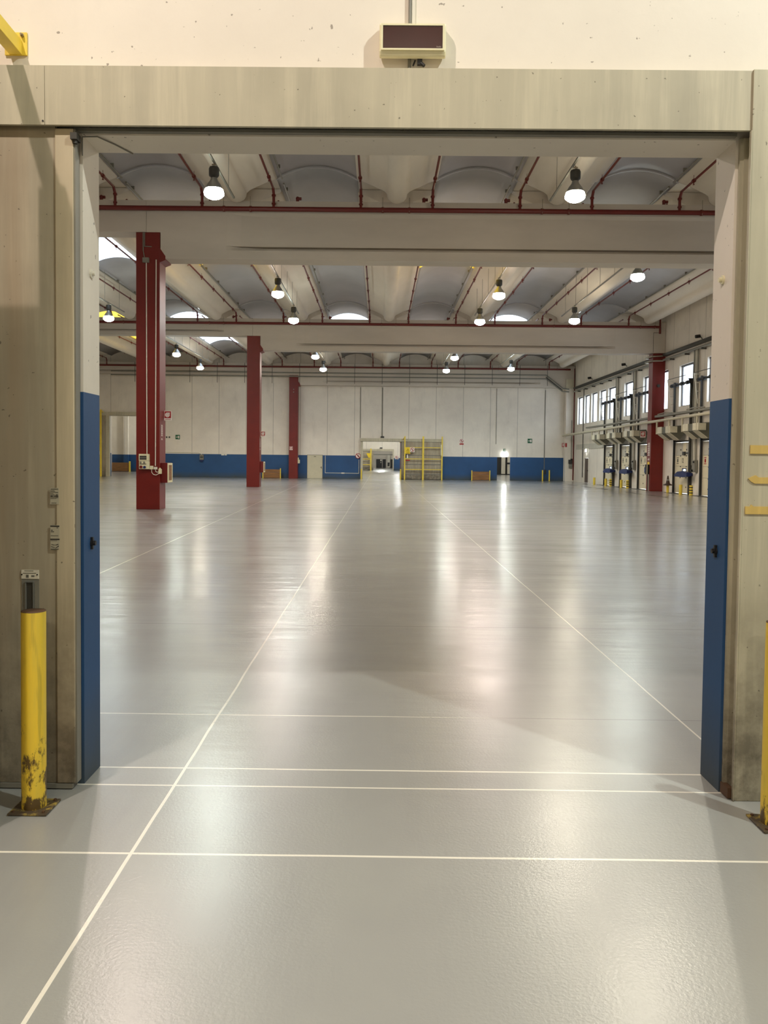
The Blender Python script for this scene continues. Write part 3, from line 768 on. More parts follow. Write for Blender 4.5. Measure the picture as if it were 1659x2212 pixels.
# yellow guard frame in front of the parked door (only its wall bracket is in the picture)
gf = thing('safety_barrier', (-1.75, 3.38, 0), 'yellow guard frame whose top bracket shows in the upper left corner', 'guard frame')
for x in (-1.765, -3.35): MB().mat('yellow').box(x - .05, x + .06, 3.32, 3.40, 0, 3.60).build('post', gf)
for z in (2.63, 1.72, .84): MB().mat('yellow').box(-3.30, -1.815, 3.34, 3.38, z - .025, z + .025).build('rail', gf)
MB().mat('yellow').box(-1.795, -1.69, 3.984, 3.993, 3.494, 3.600).build('wall_plate', gf, bevel=.001)
def skew_bar(p, q, w, h, name, par, mt='yellow'):
    m = MB().mat(mt); V = []
    for c in (p, q):
        for dx, dz in ((-w, -h), (w, -h), (w, h), (-w, h)): V.append((c[0] + dx, c[1], c[2] + dz))
    m._add(V, [(0, 1, 2, 3), (7, 6, 5, 4), (0, 4, 5, 1), (1, 5, 6, 2), (2, 6, 7, 3), (3, 7, 4, 0)]); return m.build(name, par, bevel=.002)
MB().mat('mid_grey').box(-3.30, -1.82, 3.352, 3.358, .15, 3.2).build('shade_sheet', gf)  # unseen solid sheet added to cast shade on the lower door leaf
skew_bar((-1.745, 3.40, 3.545), (-1.743, 3.984, 3.529), .030, .033, 'bracket_arm', gf)
m = MB().mat('steel').cyl((-1.710, 3.984, 3.583), (-1.710, 3.972, 3.583), .0085, 6).cyl((-1.710, 3.972, 3.583), (-1.710, 3.962, 3.583), .005, 8); m.build('bolt', gf)
MB().mat('sign_yellow').box(-2.25, -1.82, 3.318, 3.322, 2.20, 2.62).build('warning_sign', gf)

# ================================================================== COLUMN FITTINGS
y = 25.47
cd = MB().mat('white').cyl((-7.165, y - .02, 1.70), (-7.185, y - .02, 7.54), .016, 8)
tag(cd.build('cable_conduit'), 'long white conduit down to the socket panel on the nearest red column', 'conduit')
cd = MB().mat('white').cyl((-6.905, y - .02, 1.34), (-6.885, y - .02, 7.62), .016, 8)
tag(cd.build('cable_conduit'), 'long white conduit right of two, near the edge of the nearest red column', 'conduit')
cd = MB().mat('mid_grey').cyl((-7.28, y - .02, 7.9), (-7.28, y - .02, 8.44), .018, 8).cyl((-7.28, y - .02, 7.9), (-7.235, y - .02, 7.66), .014, 8)
tag(cd.build('cable_conduit'), 'short grey conduit from the beam down to the junction box on the nearest red column', 'conduit')
cd = MB().mat('mid_grey').tube([(-7.235, y - .02, 8.44), (-7.235, y - .02, 8.02), (-7.02, y - .02, 8.01)], .014, 8)
tag(cd.build('cable_conduit'), 'grey conduit bending right at the top of the nearest red column', 'conduit')
jb = MB().mat('mid_grey').box(-7.29, -7.095, y - .08, y, 7.525, 7.675)
tag(jb.build('junction_box', bevel=.006), 'grey junction box high on the nearest red column', 'box')
sp = thing('power_outlet', (-7.23, y, 1.24), 'cream electrical socket panel with round red and blue sockets on the nearest red column', 'electrical panel')
MB().mat('cream_plastic').box(-7.392, -7.082, y - .12, y, 1.49, 1.705).build('breaker_box', sp, bevel=.01)
MB().mat('dark_grey').box(-7.36, -7.15, y - .128, y - .12, 1.53, 1.65).mat('mid_grey').box(-7.355, -7.155, y - .131, y - .128, 1.575, 1.60).build('breaker_window', sp)
MB().mat('cream_plastic').box(-7.385, -7.078, y - .12, y, 1.24, 1.483).build('socket_box', sp, bevel=.01)
MB().mat('red').disc((-7.315, y - .135, 1.305), .045, 'y', 18, .05).build('red_socket', sp)
MB().mat('blue_plastic').disc((-7.205, y - .135, 1.30), .04, 'y', 18, .05).build('blue_socket', sp)
m = MB().mat('mid_grey')
for i in range(2): m.disc((-7.33 + i * .11, y - .125, 1.445), .03, 'y', 14, .02)
m.mat('dark_grey').box(-7.36, -7.16, y - .126, y - .12, 1.385, 1.405); m.build('control_knobs', sp)
sb = MB().mat('cream_plastic').box(-7.072, -6.965, y - .06, y, 1.235, 1.345).mat('white').box(-7.055, -6.98, y - .066, y - .06, 1.29, 1.335)
tag(sb.build('switch_box', bevel=.004), 'small cream box right of the socket panel on the nearest red column', 'box')
sb = MB().mat('white').box(-6.945, -6.845, y - .06, y, 1.235, 1.31)
tag(sb.build('switch_box', bevel=.004), 'small white box under the right conduit on the nearest red column', 'box')
cb = MB().mat('white').tube([(-7.02, y - .03, 1.235), (-7.01, y - .04, 1.14), (-6.96, y - .05, 1.08), (-6.88, y - .05, 1.06), (-6.80, y - .05, 1.10), (-6.76, y - .05, 1.14)], .011, 6)
tag(cb.build('power_cable'), 'white cable looping from the cream box to the socket at the red column corner', 'cable')
cb = MB().mat('white').tube([(-6.90, y - .03, 1.235), (-6.89, y - .04, 1.17), (-6.84, y - .05, 1.145), (-6.77, y - .05, 1.18)], .011, 6)
tag(cb.build('power_cable'), 'short white cable loop from the small white box on the nearest red column', 'cable')
sb = MB().mat('cream_plastic').box(-6.80, -6.735, y - .07, y + .10, 1.10, 1.24).prism([(-6.80, 1.24), (-6.735, 1.24), (-6.77, 1.285)], 'y', y - .06, y + .05)
tag(sb.build('plug_socket'), 'cream plug socket at the right edge of the nearest red column', 'socket')

def glyph_spiral(mb, c, r, yy):
    mb.mat('sign_white').disc((c[0], yy, c[1]), r, 'y', 22, .004)
    mb.prism([(c[0] + r * .1, c[1] + r), (c[0] + r * 1.1, c[1] + r * .95), (c[0] + r * 1.1, c[1] + r * .62), (c[0] + r * .3, c[1] + r * .6)], 'y', yy - .002, yy + .002)
    mb.mat('sign_red').lathe((c[0], yy - .003, c[1]), [(r * .34, 0), (r * .42, 0)], 20, 'y').lathe((c[0], yy - .003, c[1]), [(r * .66, 0), (r * .72, 0)], 20, 'y')
def hose_sign(x0, z0, w, h, yy, label, depth=.13):
    t = thing('hose_sign', (x0 + w / 2, yy, z0), label, 'sign')
    MB().mat('sign_white').box(x0, x0 + w, yy, yy + .012, z0, z0 + h).build('sign_board', t)
    m = MB().mat('sign_red').box(x0 + w * .08, x0 + w * .92, yy - .003, yy, z0 + h * .24, z0 + h * .95)
    glyph_spiral(m, (x0 + w * .46, z0 + h * .58), w * .30, yy - .006)
    m.build('hose_symbol', t)
    m = MB().mat('sign_red')
    for i in range(6): m.box(x0 + w * (.14 + i * .125), x0 + w * (.22 + i * .125), yy - .003, yy, z0 + h * .08, z0 + h * .16)
    m.build('sign_lettering', t)
    MB().mat('red_dark').box(x0 - depth, x0 + .01, yy + .012, yy + .03, z0 + h * .05, z0 + h * .95).build('mounting_arm', t)
    return t
hose_sign(-6.79, 2.765, .245, .30, 26.0, 'red and white fire hose sign sticking out of the nearest red column')
hose_sign(-6.765, 2.83, .27, .31, 46.9, 'red and white fire hose sign sticking out of the middle red column')
hose_sign(-7.44, 2.33, .25, .30, 68.12, 'small fire hose sign on the front of the farthest red column', 0.0)
hose_sign(14.72, 3.02, .30, .36, 47.1, 'fire hose sign left of the red column by the dock doors', -.28)
def hose_cabinet(x0, yy, label, h=.62):
    t = thing('hose_cabinet', (x0 + .13, yy, .82), label, 'fire hose cabinet')
    MB().mat('red_dark').box(x0, x0 + .20, yy, yy + .55, .82, .82 + h).build('cabinet_body', t, bevel=.006)
    f = MB().mat('cream_plastic'); a, b, c, d = yy + .01, yy + .54, .83, .81 + h
    f.box(x0 + .20, x0 + .225, a, a + .06, c, d).box(x0 + .20, x0 + .225, b - .06, b, c, d).box(x0 + .20, x0 + .225, a + .06, b - .06, c, c + .06).box(x0 + .20, x0 + .225, a + .06, b - .06, d - .06, d)
    f.build('door_frame', t)
    MB().mat('wood').box(x0 + .205, x0 + .212, a + .06, b - .06, c + .06, d - .06).build('door_glass', t)
    return t
hose_cabinet(-6.78, 25.62, 'dark red fire hose cabinet on the right side of the nearest red column')
hose_cabinet(-6.78, 46.75, 'dark red fire hose cabinet on the right side of the middle red column')
def vertical_lettering(x, yy0, z0, z1, wdt, label, axis='x', tail=None):
    m = MB().mat('sign_white'); n = 8
    random.seed(11); st = (z1 - z0) / n
    for i in range(n):
        z = z0 + i * st
        if i == 1: continue
        if axis == 'x':
            m.box(x, x + .004, yy0, yy0 + wdt, z, z + st * .28).box(x, x + .004, yy0, yy0 + wdt * .8, z + st * .5, z + st * .72).box(x, x + .004, yy0 + wdt * .4, yy0 + wdt * .55, z + st * .28, z + st * .5)
    if tail: m.mat('sign_yellow').box(x, x + .004, yy0, yy0 + wdt, z0 - .35, z0 - .1)
    return tag(m.build('painted_lettering'), label, 'lettering')
vertical_lettering(-6.779, 25.65, 2.15, 2.63, .16, 'white vertical lettering on the side of the nearest red column')
vertical_lettering(-6.779, 46.70, 2.1, 2.75, .2, 'white vertical lettering on the side of the middle red column')
vertical_lettering(15.155, 46.75, 1.75, 2.75, .34, 'white and yellow vertical lettering on the red column by the dock doors', tail=1)
m = MB().mat('black').box(15.02, 15.16, 46.75, 47.10, .95, 1.5).mat('cream_plastic').box(15.02, 15.05, 46.74, 46.75, .95, 1.5)
tag(m.build('extinguisher_box'), 'dark box on the left side of the red column by the dock doors', 'box')
m = MB().mat('dark_grey').cyl((15.06, 46.72, 0), (15.06, 46.72, .95), .025, 8); m.mat('white').cyl((15.11, 46.72, 0.02), (15.11, 46.72, .95), .02, 8)
tag(m.build('water_pipe'), 'dark and white pipe pair standing left of the red column by the dock doors', 'pipe')
m = MB().mat('cream_plastic').box(-6.78, -6.70, 68.3, 68.5, 1.25, 1.72).box(-6.70, -6.62, 68.3, 68.45, 1.25, 1.55)
tag(m.build('switch_box'), 'cream switch box on the right edge of the farthest red column', 'box')
for x, yy, z in ((-7.14, 68.12, 7.30), (-7.14, 68.12, 7.08)):
    tag(MB().mat('mid_grey').disc((x, yy, z), .045, 'y', 10, .03).build('wall_fixing'), 'small pale fixing, one of two at the top of the farthest red column', 'fixing', 'fixings on the farthest red column')
tag(MB().mat('dark_grey').disc((15.5, 46.55, 5.9), .09, 'y', 14, .05).build('wall_fixing'), 'dark round fixing halfway up the right red column', 'fixing')

# ================================================================== FAR WALL
W = WY - .002
def flat_door(n, x0, x1, z1, mat, lab, plate=True):
    d = thing('door_%d' % n, ((x0 + x1) / 2, W, 0), kind='structure'); d['label'] = lab
    MB().mat('mid_grey').box(x0 - .03, x0, W - .05, W, 0, z1 + .03).box(x1, x1 + .03, W - .05, W, 0, z1 + .03).box(x0, x1, W - .05, W, z1, z1 + .03).build('door_frame', d)
    MB().mat(mat).box(x0, x1, W - .035, W - .005, .01, z1).build('door_leaf', d)
    MB().mat('black').box(x1 - .17, x1 - .06, W - .08, W - .035, .92, .95).box(x1 - .10, x1 - .06, W - .05, W - .035, .82, 1.0).build('door_handle', d)
    if plate: MB().mat('ink_grey').box((x0 + x1) / 2 - .09, (x0 + x1) / 2 + .09, W - .038, W - .035, z1 - .14, z1 - .09).build('name_plate', d)
flat_door(2, -6.03, -4.79, 1.94, 'door_paint', 'cream fire door in the blue dado right of the farthest red column')

# sliding door and yellow guard frame parked right of the far doorway
d3 = thing('door_3', (3.45, 68.7, 0), kind='structure'); d3['label'] = 'parked sliding fire door behind the yellow guard frame on the far wall'
MB().mat('panel').box(1.78, 5.11, 68.62, 68.70, .03, 3.10).build('door_leaf', d3)
m = MB().mat('mid_grey')
for z in (.45, 1.27, 2.02): m.box(1.9, 5.0, 68.60, 68.62, z - .05, z + .02)
m.build('door_ribs', d3)
m = MB().mat('cover').box(-1.63, 5.14, 68.58, 68.595, 3.12, 3.37).box(-1.63, 5.14, 68.595, 68.895, 3.36, 3.37); m.mat('dark_grey').box(-1.63, 5.14, 68.60, 68.72, 3.10, 3.135)
tag(m.build('track_cover'), 'beige track cover above the far doorway and its parked door', 'track cover')
m = MB().mat('cover').box(-1.62, -1.43, 68.66, 68.895, 0, 3.12); tag(m.build('door_post'), 'grey post on the left of the far doorway', 'door post')
m = MB().mat('grey_metal').box(1.70, 1.80, 68.72, 68.895, 0, 3.12); tag(m.build('door_post'), 'grey post on the right of the far doorway', 'door post')
g = thing('safety_barrier', (3.55, 68.3, 0), 'yellow guard frame with two bays standing before the parked far door', 'guard frame')
for i, x in enumerate((2.03, 3.545, 5.10)):
    MB().mat('yellow').box(x - .05 - (.02 if i == 1 else 0), x + .05 + (.02 if i == 1 else 0), 68.28, 68.36, 0, 3.57 if i != 1 else 3.57).build('post', g)
    dx = (-.40, -.08, 0)[i]
    MB().mat('yellow').cyl((x, 68.34, 3.50), (x + dx, 68.88, 3.05 if i == 0 else 3.1), .03, 6).build('bracket_arm', g)
for z in (2.645, 1.71, .845):
    MB().mat('yellow').box(2.08, 3.475, 68.30, 68.34, z - .028, z + .028).box(3.615, 5.05, 68.30, 68.34, z - .028, z + .028).build('rail', g)
MB().mat('cream_plastic').box(4.99, 5.06, 68.27, 68.28, 2.0, 2.9).build('edge_plate', g)
def warn_signs(x, s_, yy, where):
    t = thing('warning_sign', (x + .19 * s_, yy, 2.13), 'yellow warning sign hung on the guard frame %s' % where, 'sign')
    a, b = sorted((x, x + .40 * s_)); MB().mat('sign_yellow').box(a, b, yy, yy + .01, 2.14, 2.64).build('sign_board', t)
    c = (a + b) / 2
    m = MB().mat('ink'); m.prism([(c - .13, 2.33), (c + .13, 2.33), (c, 2.56)], 'y', yy - .004, yy); m.mat('sign_yellow').prism([(c - .095, 2.35), (c + .095, 2.35), (c, 2.52)], 'y', yy - .007, yy - .004)
    m.mat('ink').box(c - .012, c + .012, yy - .01, yy - .007, 2.40, 2.48).box(c - .012, c + .012, yy - .01, yy - .007, 2.365, 2.385)
    for i in range(3): m.box(c - .14, c + .14, yy - .003, yy, 2.18 + i * .035, 2.192 + i * .035)
    m.build('warning_triangle', t)
def ban_sign(c, z, r, yy, label, board=True, pic=True):
    t = thing('prohibition_sign', (c, yy, z - r), label, 'sign')
    m = MB()
    if board: m.mat('sign_white').box(c - r * 1.12, c + r * 1.12, yy, yy + .01, z - r * 1.12, z + r * 1.12)
    else: m.mat('sign_white').disc((c, yy + .005, z), r, 'y', 28, .01)
    m.build('sign_board', t)
    m = MB().mat('sign_red').lathe((c, yy - .003, z), [(r * .78, 0), (r, 0), (r, .003), (r * .78, .003), (r * .78, 0)], 28, 'y')
    d = r * .62; w = r * .10
    m.prism([(c - d - w, z + d - w), (c - d + w, z + d + w), (c + d + w, z - d + w), (c + d - w, z - d - w)], 'y', yy - .004, yy - .001)
    m.build('red_ring', t)
    if pic:
        m = MB().mat('ink').box(c - r * .12, c + r * .12, yy - .0025, yy, z - r * .5, z + r * .25).disc((c, yy - .0015, z + r * .42), r * .15, 'y', 12, .003).box(c - r * .3, c + r * .3, yy - .0025, yy, z - r * .05, z + r * .12)
        m.build('pictogram', t)
    return t
warn_signs(2.08, 1, 68.265, 'beside the far doorway')
ban_sign(2.64, 2.46, .17, 68.26, 'square white prohibition sign beside the yellow warning sign at the far doorway')
m = MB().mat('black').box(2.10, 2.19, 68.27, 68.29, 1.80, 2.08).mat('sign_white').prism([(2.19, 1.75), (2.30, 1.78), (2.27, 2.08), (2.19, 2.02)], 'y', 68.27, 68.28).mat('sign_red').box(2.1, 2.45, 68.28, 68.29, 1.55, 1.64)
tag(m.build('notice_sheet'), 'small black and white notice below the yellow warning sign at the far doorway', 'notice')
ban_sign(-1.83, 1.91, .225, 68.85, 'round no pedestrians sign with dark figure left of the far doorway', False)
ban_sign(6.75, 3.24, .155, W - .02, 'round red prohibition sign high on the cream far wall')
m = MB().mat('sign_red').box(6.58, 6.92, W - .02, W - .005, 2.93, 3.04); tag(m.build('sign_plate'), 'red text plate under the round sign on the far wall', 'sign')
def exit_sign(x0, z0, w, label, small=False):
    t = thing('exit_sign', (x0 + w / 2, W, z0), label, 'sign'); yy = W - .02
    MB().mat('sign_green').box(x0, x0 + w, yy, W, z0, z0 + w).build('sign_board', t)
    m = MB().mat('sign_white')
    m.box(x0 + w * .60, x0 + w * .85, yy - .003, yy, z0 + w * .2, z0 + w * .8)
    m.prism([(x0 + w * .12, z0 + w * .5), (x0 + w * .28, z0 + w * .66), (x0 + w * .28, z0 + w * .34)], 'y', yy - .003, yy)
    m.disc((x0 + w * .45, yy - .001, z0 + w * .68), w * .06, 'y', 10, .004)
    m.prism([(x0 + w * .36, z0 + w * .30), (x0 + w * .43, z0 + w * .60), (x0 + w * .55, z0 + w * .58), (x0 + w * .52, z0 + w * .42)], 'y', yy - .003, yy)
    m.build('running_man', t)
    if not small: MB().mat('sign_white').box(x0, x0 + w, yy, W, z0 - w * .22, z0 - w * .04).build('caption_strip', t)
exit_sign(12.22, 3.12, .37, 'green exit sign on the far wall at the right')
exit_sign(-17.02, 3.13, .37, 'green exit sign on the far wall between the first two red columns')
exit_sign(10.21, 2.42, .20, 'small dark green exit sign above the bright lamp and the right far doorway', True)
el = thing('door_lamp', (10.31, W - .1, 2.03), 'glowing emergency lamp above the dark doorway in the blue dado', 'lamp')
MB().mat('white').box(10.14, 10.48, W - .03, W, 2.02, 2.30).build('lamp_base', el)
MB().mat('lamp_small').box(10.16, 10.46, W - .09, W - .03, 2.04, 2.28).build('lamp_cover', el)
m = MB().mat('black').box(.03, .32, W - .12, W, 3.42, 3.56); m.mat('white').box(.05, .28, W - .1, W, 3.37, 3.42)
tag(m.build('emergency_light'), 'small dark light box above the far doorway', 'light box')
tag(MB().mat('mid_grey').cyl((.16, W - .02, 3.56), (.16, W - .02, 7.6), .035, 8).build('cable_conduit'), 'grey conduit running up the far wall above the far doorway', 'conduit')
tag(MB().mat('mid_grey').cyl((13.62, W - .02, .95), (13.62, W - .02, 7.5), .03, 8).build('cable_conduit'), 'grey conduit on the far wall above the two short yellow posts', 'conduit')
tag(MB().mat('mid_grey').cyl((-1.66, W - .02, 3.4), (-1.66, W - .02, 7.6), .03, 8).build('cable_conduit'), 'grey conduit on the far wall left of the far doorway', 'conduit')
tag(MB().mat('mid_grey').cyl((9.6, W - .02, 3.0), (9.6, W - .02, 7.6), .022, 8).build('cable_conduit'), 'thin conduit on the far wall left of the glowing door lamp', 'conduit')
m = MB().mat('white').tube([(-4.55, W - .02, 1.90), (-4.55, W - .02, .48), (-1.75, W - .02, .46), (-1.75, W - .02, 1.6)], .022, 6)
tag(m.build('surface_pipe'), 'thin pale pipe looped low over the blue dado left of the far doorway', 'pipe')
m = MB().mat('white').box(-3.2, -2.95, W - .06, W, .42, .52); tag(m.build('socket'), 'small pale socket on the low pipe in the blue dado', 'socket')
m = MB().mat('mid_grey').box(-14.98, -14.66, W - .12, W, 1.45, 1.88).mat('dark_grey').box(-14.94, -14.7, W - .13, W - .12, 1.62, 1.72).mat('blue_plastic').box(-14.95, -14.7, W - .14, W - .12, 1.30, 1.45)
tag(m.build('power_outlet'), 'grey socket box on the blue dado between the first two red columns', 'electrical panel')
m = MB().mat('white').tube([(-17.8, W - .03, 2.06), (-15.1, W - .03, 2.05), (-14.82, W - .03, 1.9)], .03, 6)
tag(m.build('surface_pipe'), 'pale pipe along the dado top between the first two red columns', 'pipe')
m = MB().mat('white').box(-13.2, -12.95, W - .05, W, 1.84, 1.96).box(-12.9, -12.75, W - .05, W, 1.84, 1.96); tag(m.build('socket'), 'pair of white sockets at the dado top left of the middle red column', 'socket')
m = MB().mat('dark_grey').disc((-17.75, W - .03, 3.3), .07, 'y', 10, .05).disc((-17.52, W - .03, 3.3), .07, 'y', 10, .05); tag(m.build('wall_fixing'), 'two dark dots on the far wall beside the nearest red column', 'fixing')
# wooden impact boards between short posts
def wood_guard(x0, x1, yy, label):
    t = thing('impact_guard', ((x0 + x1) / 2, yy, 0), label, 'wooden guard')
    for x in (x0, x1): MB().mat('yellow').box(x - .035, x + .035, yy - .05, yy + .05, 0, .82).build('post', t)
    for k in range(3): MB().mat('wood').box(x0 + .04, x1 - .04, yy - .03, yy + .02, .03 + k * .235, .255 + k * .235).build('plank', t)
wood_guard(7.58, 9.06, 68.4, 'wooden impact guard between short posts left of the dark doorway')
wood_guard(-9.66, -8.21, 68.4, 'wooden impact guard right of the middle red column')
def short_post(x, yy, h, label, r=.055, stripes=False):
    t = thing('guard_post', (x, yy, 0), label, 'guard post', None)
    MB().mat('yellow').cyl((x, yy, 0), (x, yy, h), r, 14).build('pipe', t)
    if stripes:
        m = MB().mat('black')
        for k in range(3): m.cyl((x, yy, h * (.2 + .27 * k)), (x, yy, h * (.3 + .27 * k)), r * 1.02, 14)
        m.build('black_bands', t)
short_post(13.43, 68.5, .90, 'left one of two yellow posts before the blue dado in the right corner')
short_post(13.99, 68.5, .90, 'right one of two yellow posts before the blue dado in the right corner')
short_post(-1.53, 68.3, .86, 'short yellow post at the left foot of the far doorway')
short_post(1.70, 68.3, .86, 'short yellow post at the right foot of the far doorway')
m = MB().mat('dark_grey').box(13.63, 13.75, 68.78, 68.9, .55, .93); tag(m.build('wall_socket'), 'dark box low on the blue dado between two yellow posts', 'box')

# left far doorway
m = MB().mat('cover').box(-26, -17.5, 68.62, 68.64, 5.04, 5.33).box(-26, -17.5, 68.64, 68.895, 5.31, 5.33)
tag(m.build('track_cover'), 'grey track cover of the tall doorway at the far left', 'track cover')
m = MB().mat('cover').box(-22.76, -22.45, 68.64, 68.895, 0, 5.04); tag(m.build('door_post'), 'grey post of the tall doorway at the far left', 'door post')
d4 = thing('door_4', (-24.5, 68.72, 0), kind='structure'); d4['label'] = 'tall sliding door parked at the far left edge'
MB().mat('panel').box(-26, -22.78, 68.66, 68.76, .03, 5.04).build('door_leaf', d4)
g = thing('safety_barrier', (-24.4, 68.3, 0), 'yellow guard frame at the far left beside the tall doorway', 'guard frame')
MB().mat('yellow').box(-23.12, -22.98, 68.28, 68.36, 0, 5.5).build('post', g)
MB().mat('yellow').cyl((-23.05, 68.34, 5.5), (-22.85, 68.88, 5.1), .03, 6).build('bracket_arm', g)
for z in (1.67, .72): MB().mat('yellow').box(-25.5, -23.12, 68.30, 68.34, z - .03, z + .03).build('rail', g)
warn_signs(-23.12, -1, 68.265, 'at the far left')
m = MB().mat('sign_white').box(-23.3, -23.12, 68.27, 68.29, 1.78, 2.08); tag(m.build('notice_sheet'), 'white notice on the yellow frame at the far left', 'notice')
m = MB().mat('wood').box(-39, -37.2, 116, 116.1, .1, 1.3); 
t = thing('impact_guard', (-33.4, 112, 0), 'brown wooden guard seen through the tall doorway at the far left', 'wooden guard')
# stands in the hall beyond
MB().mat('wood').box(-29.8, -27.9, 92.0, 92.1, .05, 1.0).build('plank', t); MB().mat('yellow').box(-27.9, -27.75, 91.95, 92.1, 0, 1.15).build('post', t)
t.location = (-28.9, 92, 0)
for o in t.children: o.location = tuple(a - b for a, b in zip((Vector((-33.4, 112, 0)) - Vector((-28.9, 92, 0))), (0, 0, 0)))

# pipes and hangers before the far beam
ty = 67.7
t = thing('pipe_rack', (3, ty, 8.3), 'pair of thin grey pipes on hangers across the far wall top', 'pipe rack')
m = MB().mat('mid_grey').tube([(-22, ty, 8.62), (13.42, ty, 8.62), (14.80, ty, 7.55), (15.3, ty, 7.5)], .05, 8); m.build('pipe', t)
m = MB().mat('mid_grey').tube([(-22, ty, 8.32), (13.42, ty, 8.32), (14.75, ty, 7.33), (15.3, ty, 7.28)], .05, 8); m.build('pipe', t)
m = MB().mat('dark_grey').prism([(13.40, 8.50), (14.76, 7.45), (14.76, 7.36), (13.40, 8.38)], 'y', ty - .03, ty + .03); m.build('tray', t)
for k in range(-9, 8):
    x = .1 + k * 1.72 * 1.3
    MB().mat('dark_grey').cyl((x, ty - .04, 7.75), (x, ty - .04, 9.38), .02, 5).build('hanger', t)
tag(MB().mat('pipe_red').cyl((15.79, 67.9, 0.1), (15.78, 67.9, 9.2), .05, 8).build('down_pipe'), 'dark red down pipe in the far right corner', 'pipe')

# far right corner: sign, boxes
t = thing('extinguisher_sign', (15.16, 68.5, 2.82), 'red and white extinguisher sign on the corner column', 'sign')
MB().mat('sign_red').box(14.98, 15.16, 68.48, 68.50, 2.82, 3.14).box(15.16, 15.30, 68.10, 68.13, 2.82, 3.14).build('sign_board', t)
MB().mat('sign_white').box(15.03, 15.12, 68.475, 68.48, 2.88, 3.10).build('symbol', t)
m = MB().mat('dark_grey').box(15.45, 15.85, 68.0, 68.13, 1.45, 1.78).mat('mid_grey').box(15.48, 15.82, 67.98, 68.13, 1.10, 1.42).mat('black').box(15.6, 15.8, 67.96, 68.1, 1.75, 1.86)
tag(m.build('power_outlet'), 'grey socket panel low on the corner column', 'electrical panel')
tag(MB().mat('mid_grey').cyl((15.66, 68.10, 1.8), (15.66, 68.10, 5.0), .025, 6).build('cable_conduit'), 'thin conduit down the corner column to the socket panel', 'conduit')

# ---- halls beyond
m = MB().mat('cover').box(-1.35, 2.1, 126.8, 126.99, 2.95, 3.25).box(-4.5, -1.35, 126.8, 126.99, 2.95, 3.25); tag(m.build('track_cover'), 'beige track cover over the second doorway beyond', 'track cover')
m = MB().mat('cover').box(1.93, 2.1, 126.7, 127, 0, 2.95); tag(m.build('door_post'), 'grey post right of the second doorway beyond', 'door post')
d5 = thing('door_5', (-2.8, 126.7, 0), kind='structure'); d5['label'] = 'parked sliding door left of the second doorway beyond'
MB().mat('panel').box(-4.5, -1.05, 126.62, 126.75, .03, 2.9).build('door_leaf', d5)
g = thing('safety_barrier', (-2.5, 126.2, 0), 'small yellow guard frame seen through the far doorway', 'guard frame')
MB().mat('yellow').box(-1.5, -1.3, 126.1, 126.2, 0, 3.3).build('post', g)
for z in (1.7, .85): MB().mat('yellow').box(-4.4, -1.5, 126.1, 126.16, z - .05, z + .05).build('rail', g)
MB().mat('sign_yellow').prism([(-2.1, 2.6), (-1.5, 2.6), (-1.5, 1.9), (-1.75, 1.9)], 'y', 126.05, 126.08).build('warning_sign', g)
tag(MB().mat('black').box(-.05, .35, 126.85, 127, 3.35, 3.5).build('emergency_light'), 'tiny dark light box over the second doorway beyond', 'light box')
ban_sign(2.55, 2.0, .24, 126.9, 'small prohibition sign right of the second doorway beyond')
m = MB().mat('red').box(2.42, 3.1, 100, 100.7, 0, 8); tag(m.build('concrete_column'), 'dark red column edge seen through the far doorway', 'column')
yy = 165.9
for i, (a, b) in enumerate([(-3.5, -1.36), (-.75, .40), (.52, 1.15)]):
    q = MB().mat('curtain_black').box(a, b, yy - .1, yy, .05, 1.75)
    tag(q.build('dark_partition'), ('leftmost', 'middle, widest', 'third')[i] + ' dark panel at the end of the farthest hall', 'panel')
tag(MB().mat('curtain_black').box(2.1, 4.2, yy - .1, yy, .05, 1.75).build('dark_partition'), 'rightmost dark panel at the end of the farthest hall', 'panel')
m = MB().mat('white').box(1.45, 2.0, yy - .8, yy - .3, .1, 2.6).mat('dark_grey').box(1.5, 1.92, yy - .82, yy - .8, .35, 1.1); tag(m.build('wall_cabinet'), 'white cabinet with a dark lower window in the farthest hall', 'cabinet')
m = MB().mat('white').box(.02, .34, yy - .12, yy - .1, 1.35, 1.7).box(.06, .28, yy - .12, yy - .1, 1.0, 1.15); tag(m.build('notice_sheet'), 'white sheets on the middle dark panel of the farthest hall', 'notice')
m = MB().mat('mid_grey').box(-3, 5, yy - 20, yy - 19.6, 2.45, 2.62); tag(m.build('pipe_duct'), 'dark horizontal bar under the ceiling of the farthest hall', 'duct')
# stacked pale boards behind the small dark doorway
bx = 14.75
t = thing('stacked_boards', (15.3, 98, 0), 'upright pale boards with dark gaps seen through the small far doorway', 'boards')
MB().mat('black').box(13.4, 16.1, 98.4, 98.5, 0, 3).build('dark_backing', t)
for k, (a, b) in enumerate(((14.35, 14.8), (15.05, 15.5), (15.75, 16.08))): MB().mat('dock_grey').box(a, b, 98, 98.3, .1, 2.9).build('board', t)
MB().mat('black').box(14.95, 15.7, 97.9, 98, 1.25, 1.45).build('strap', t)

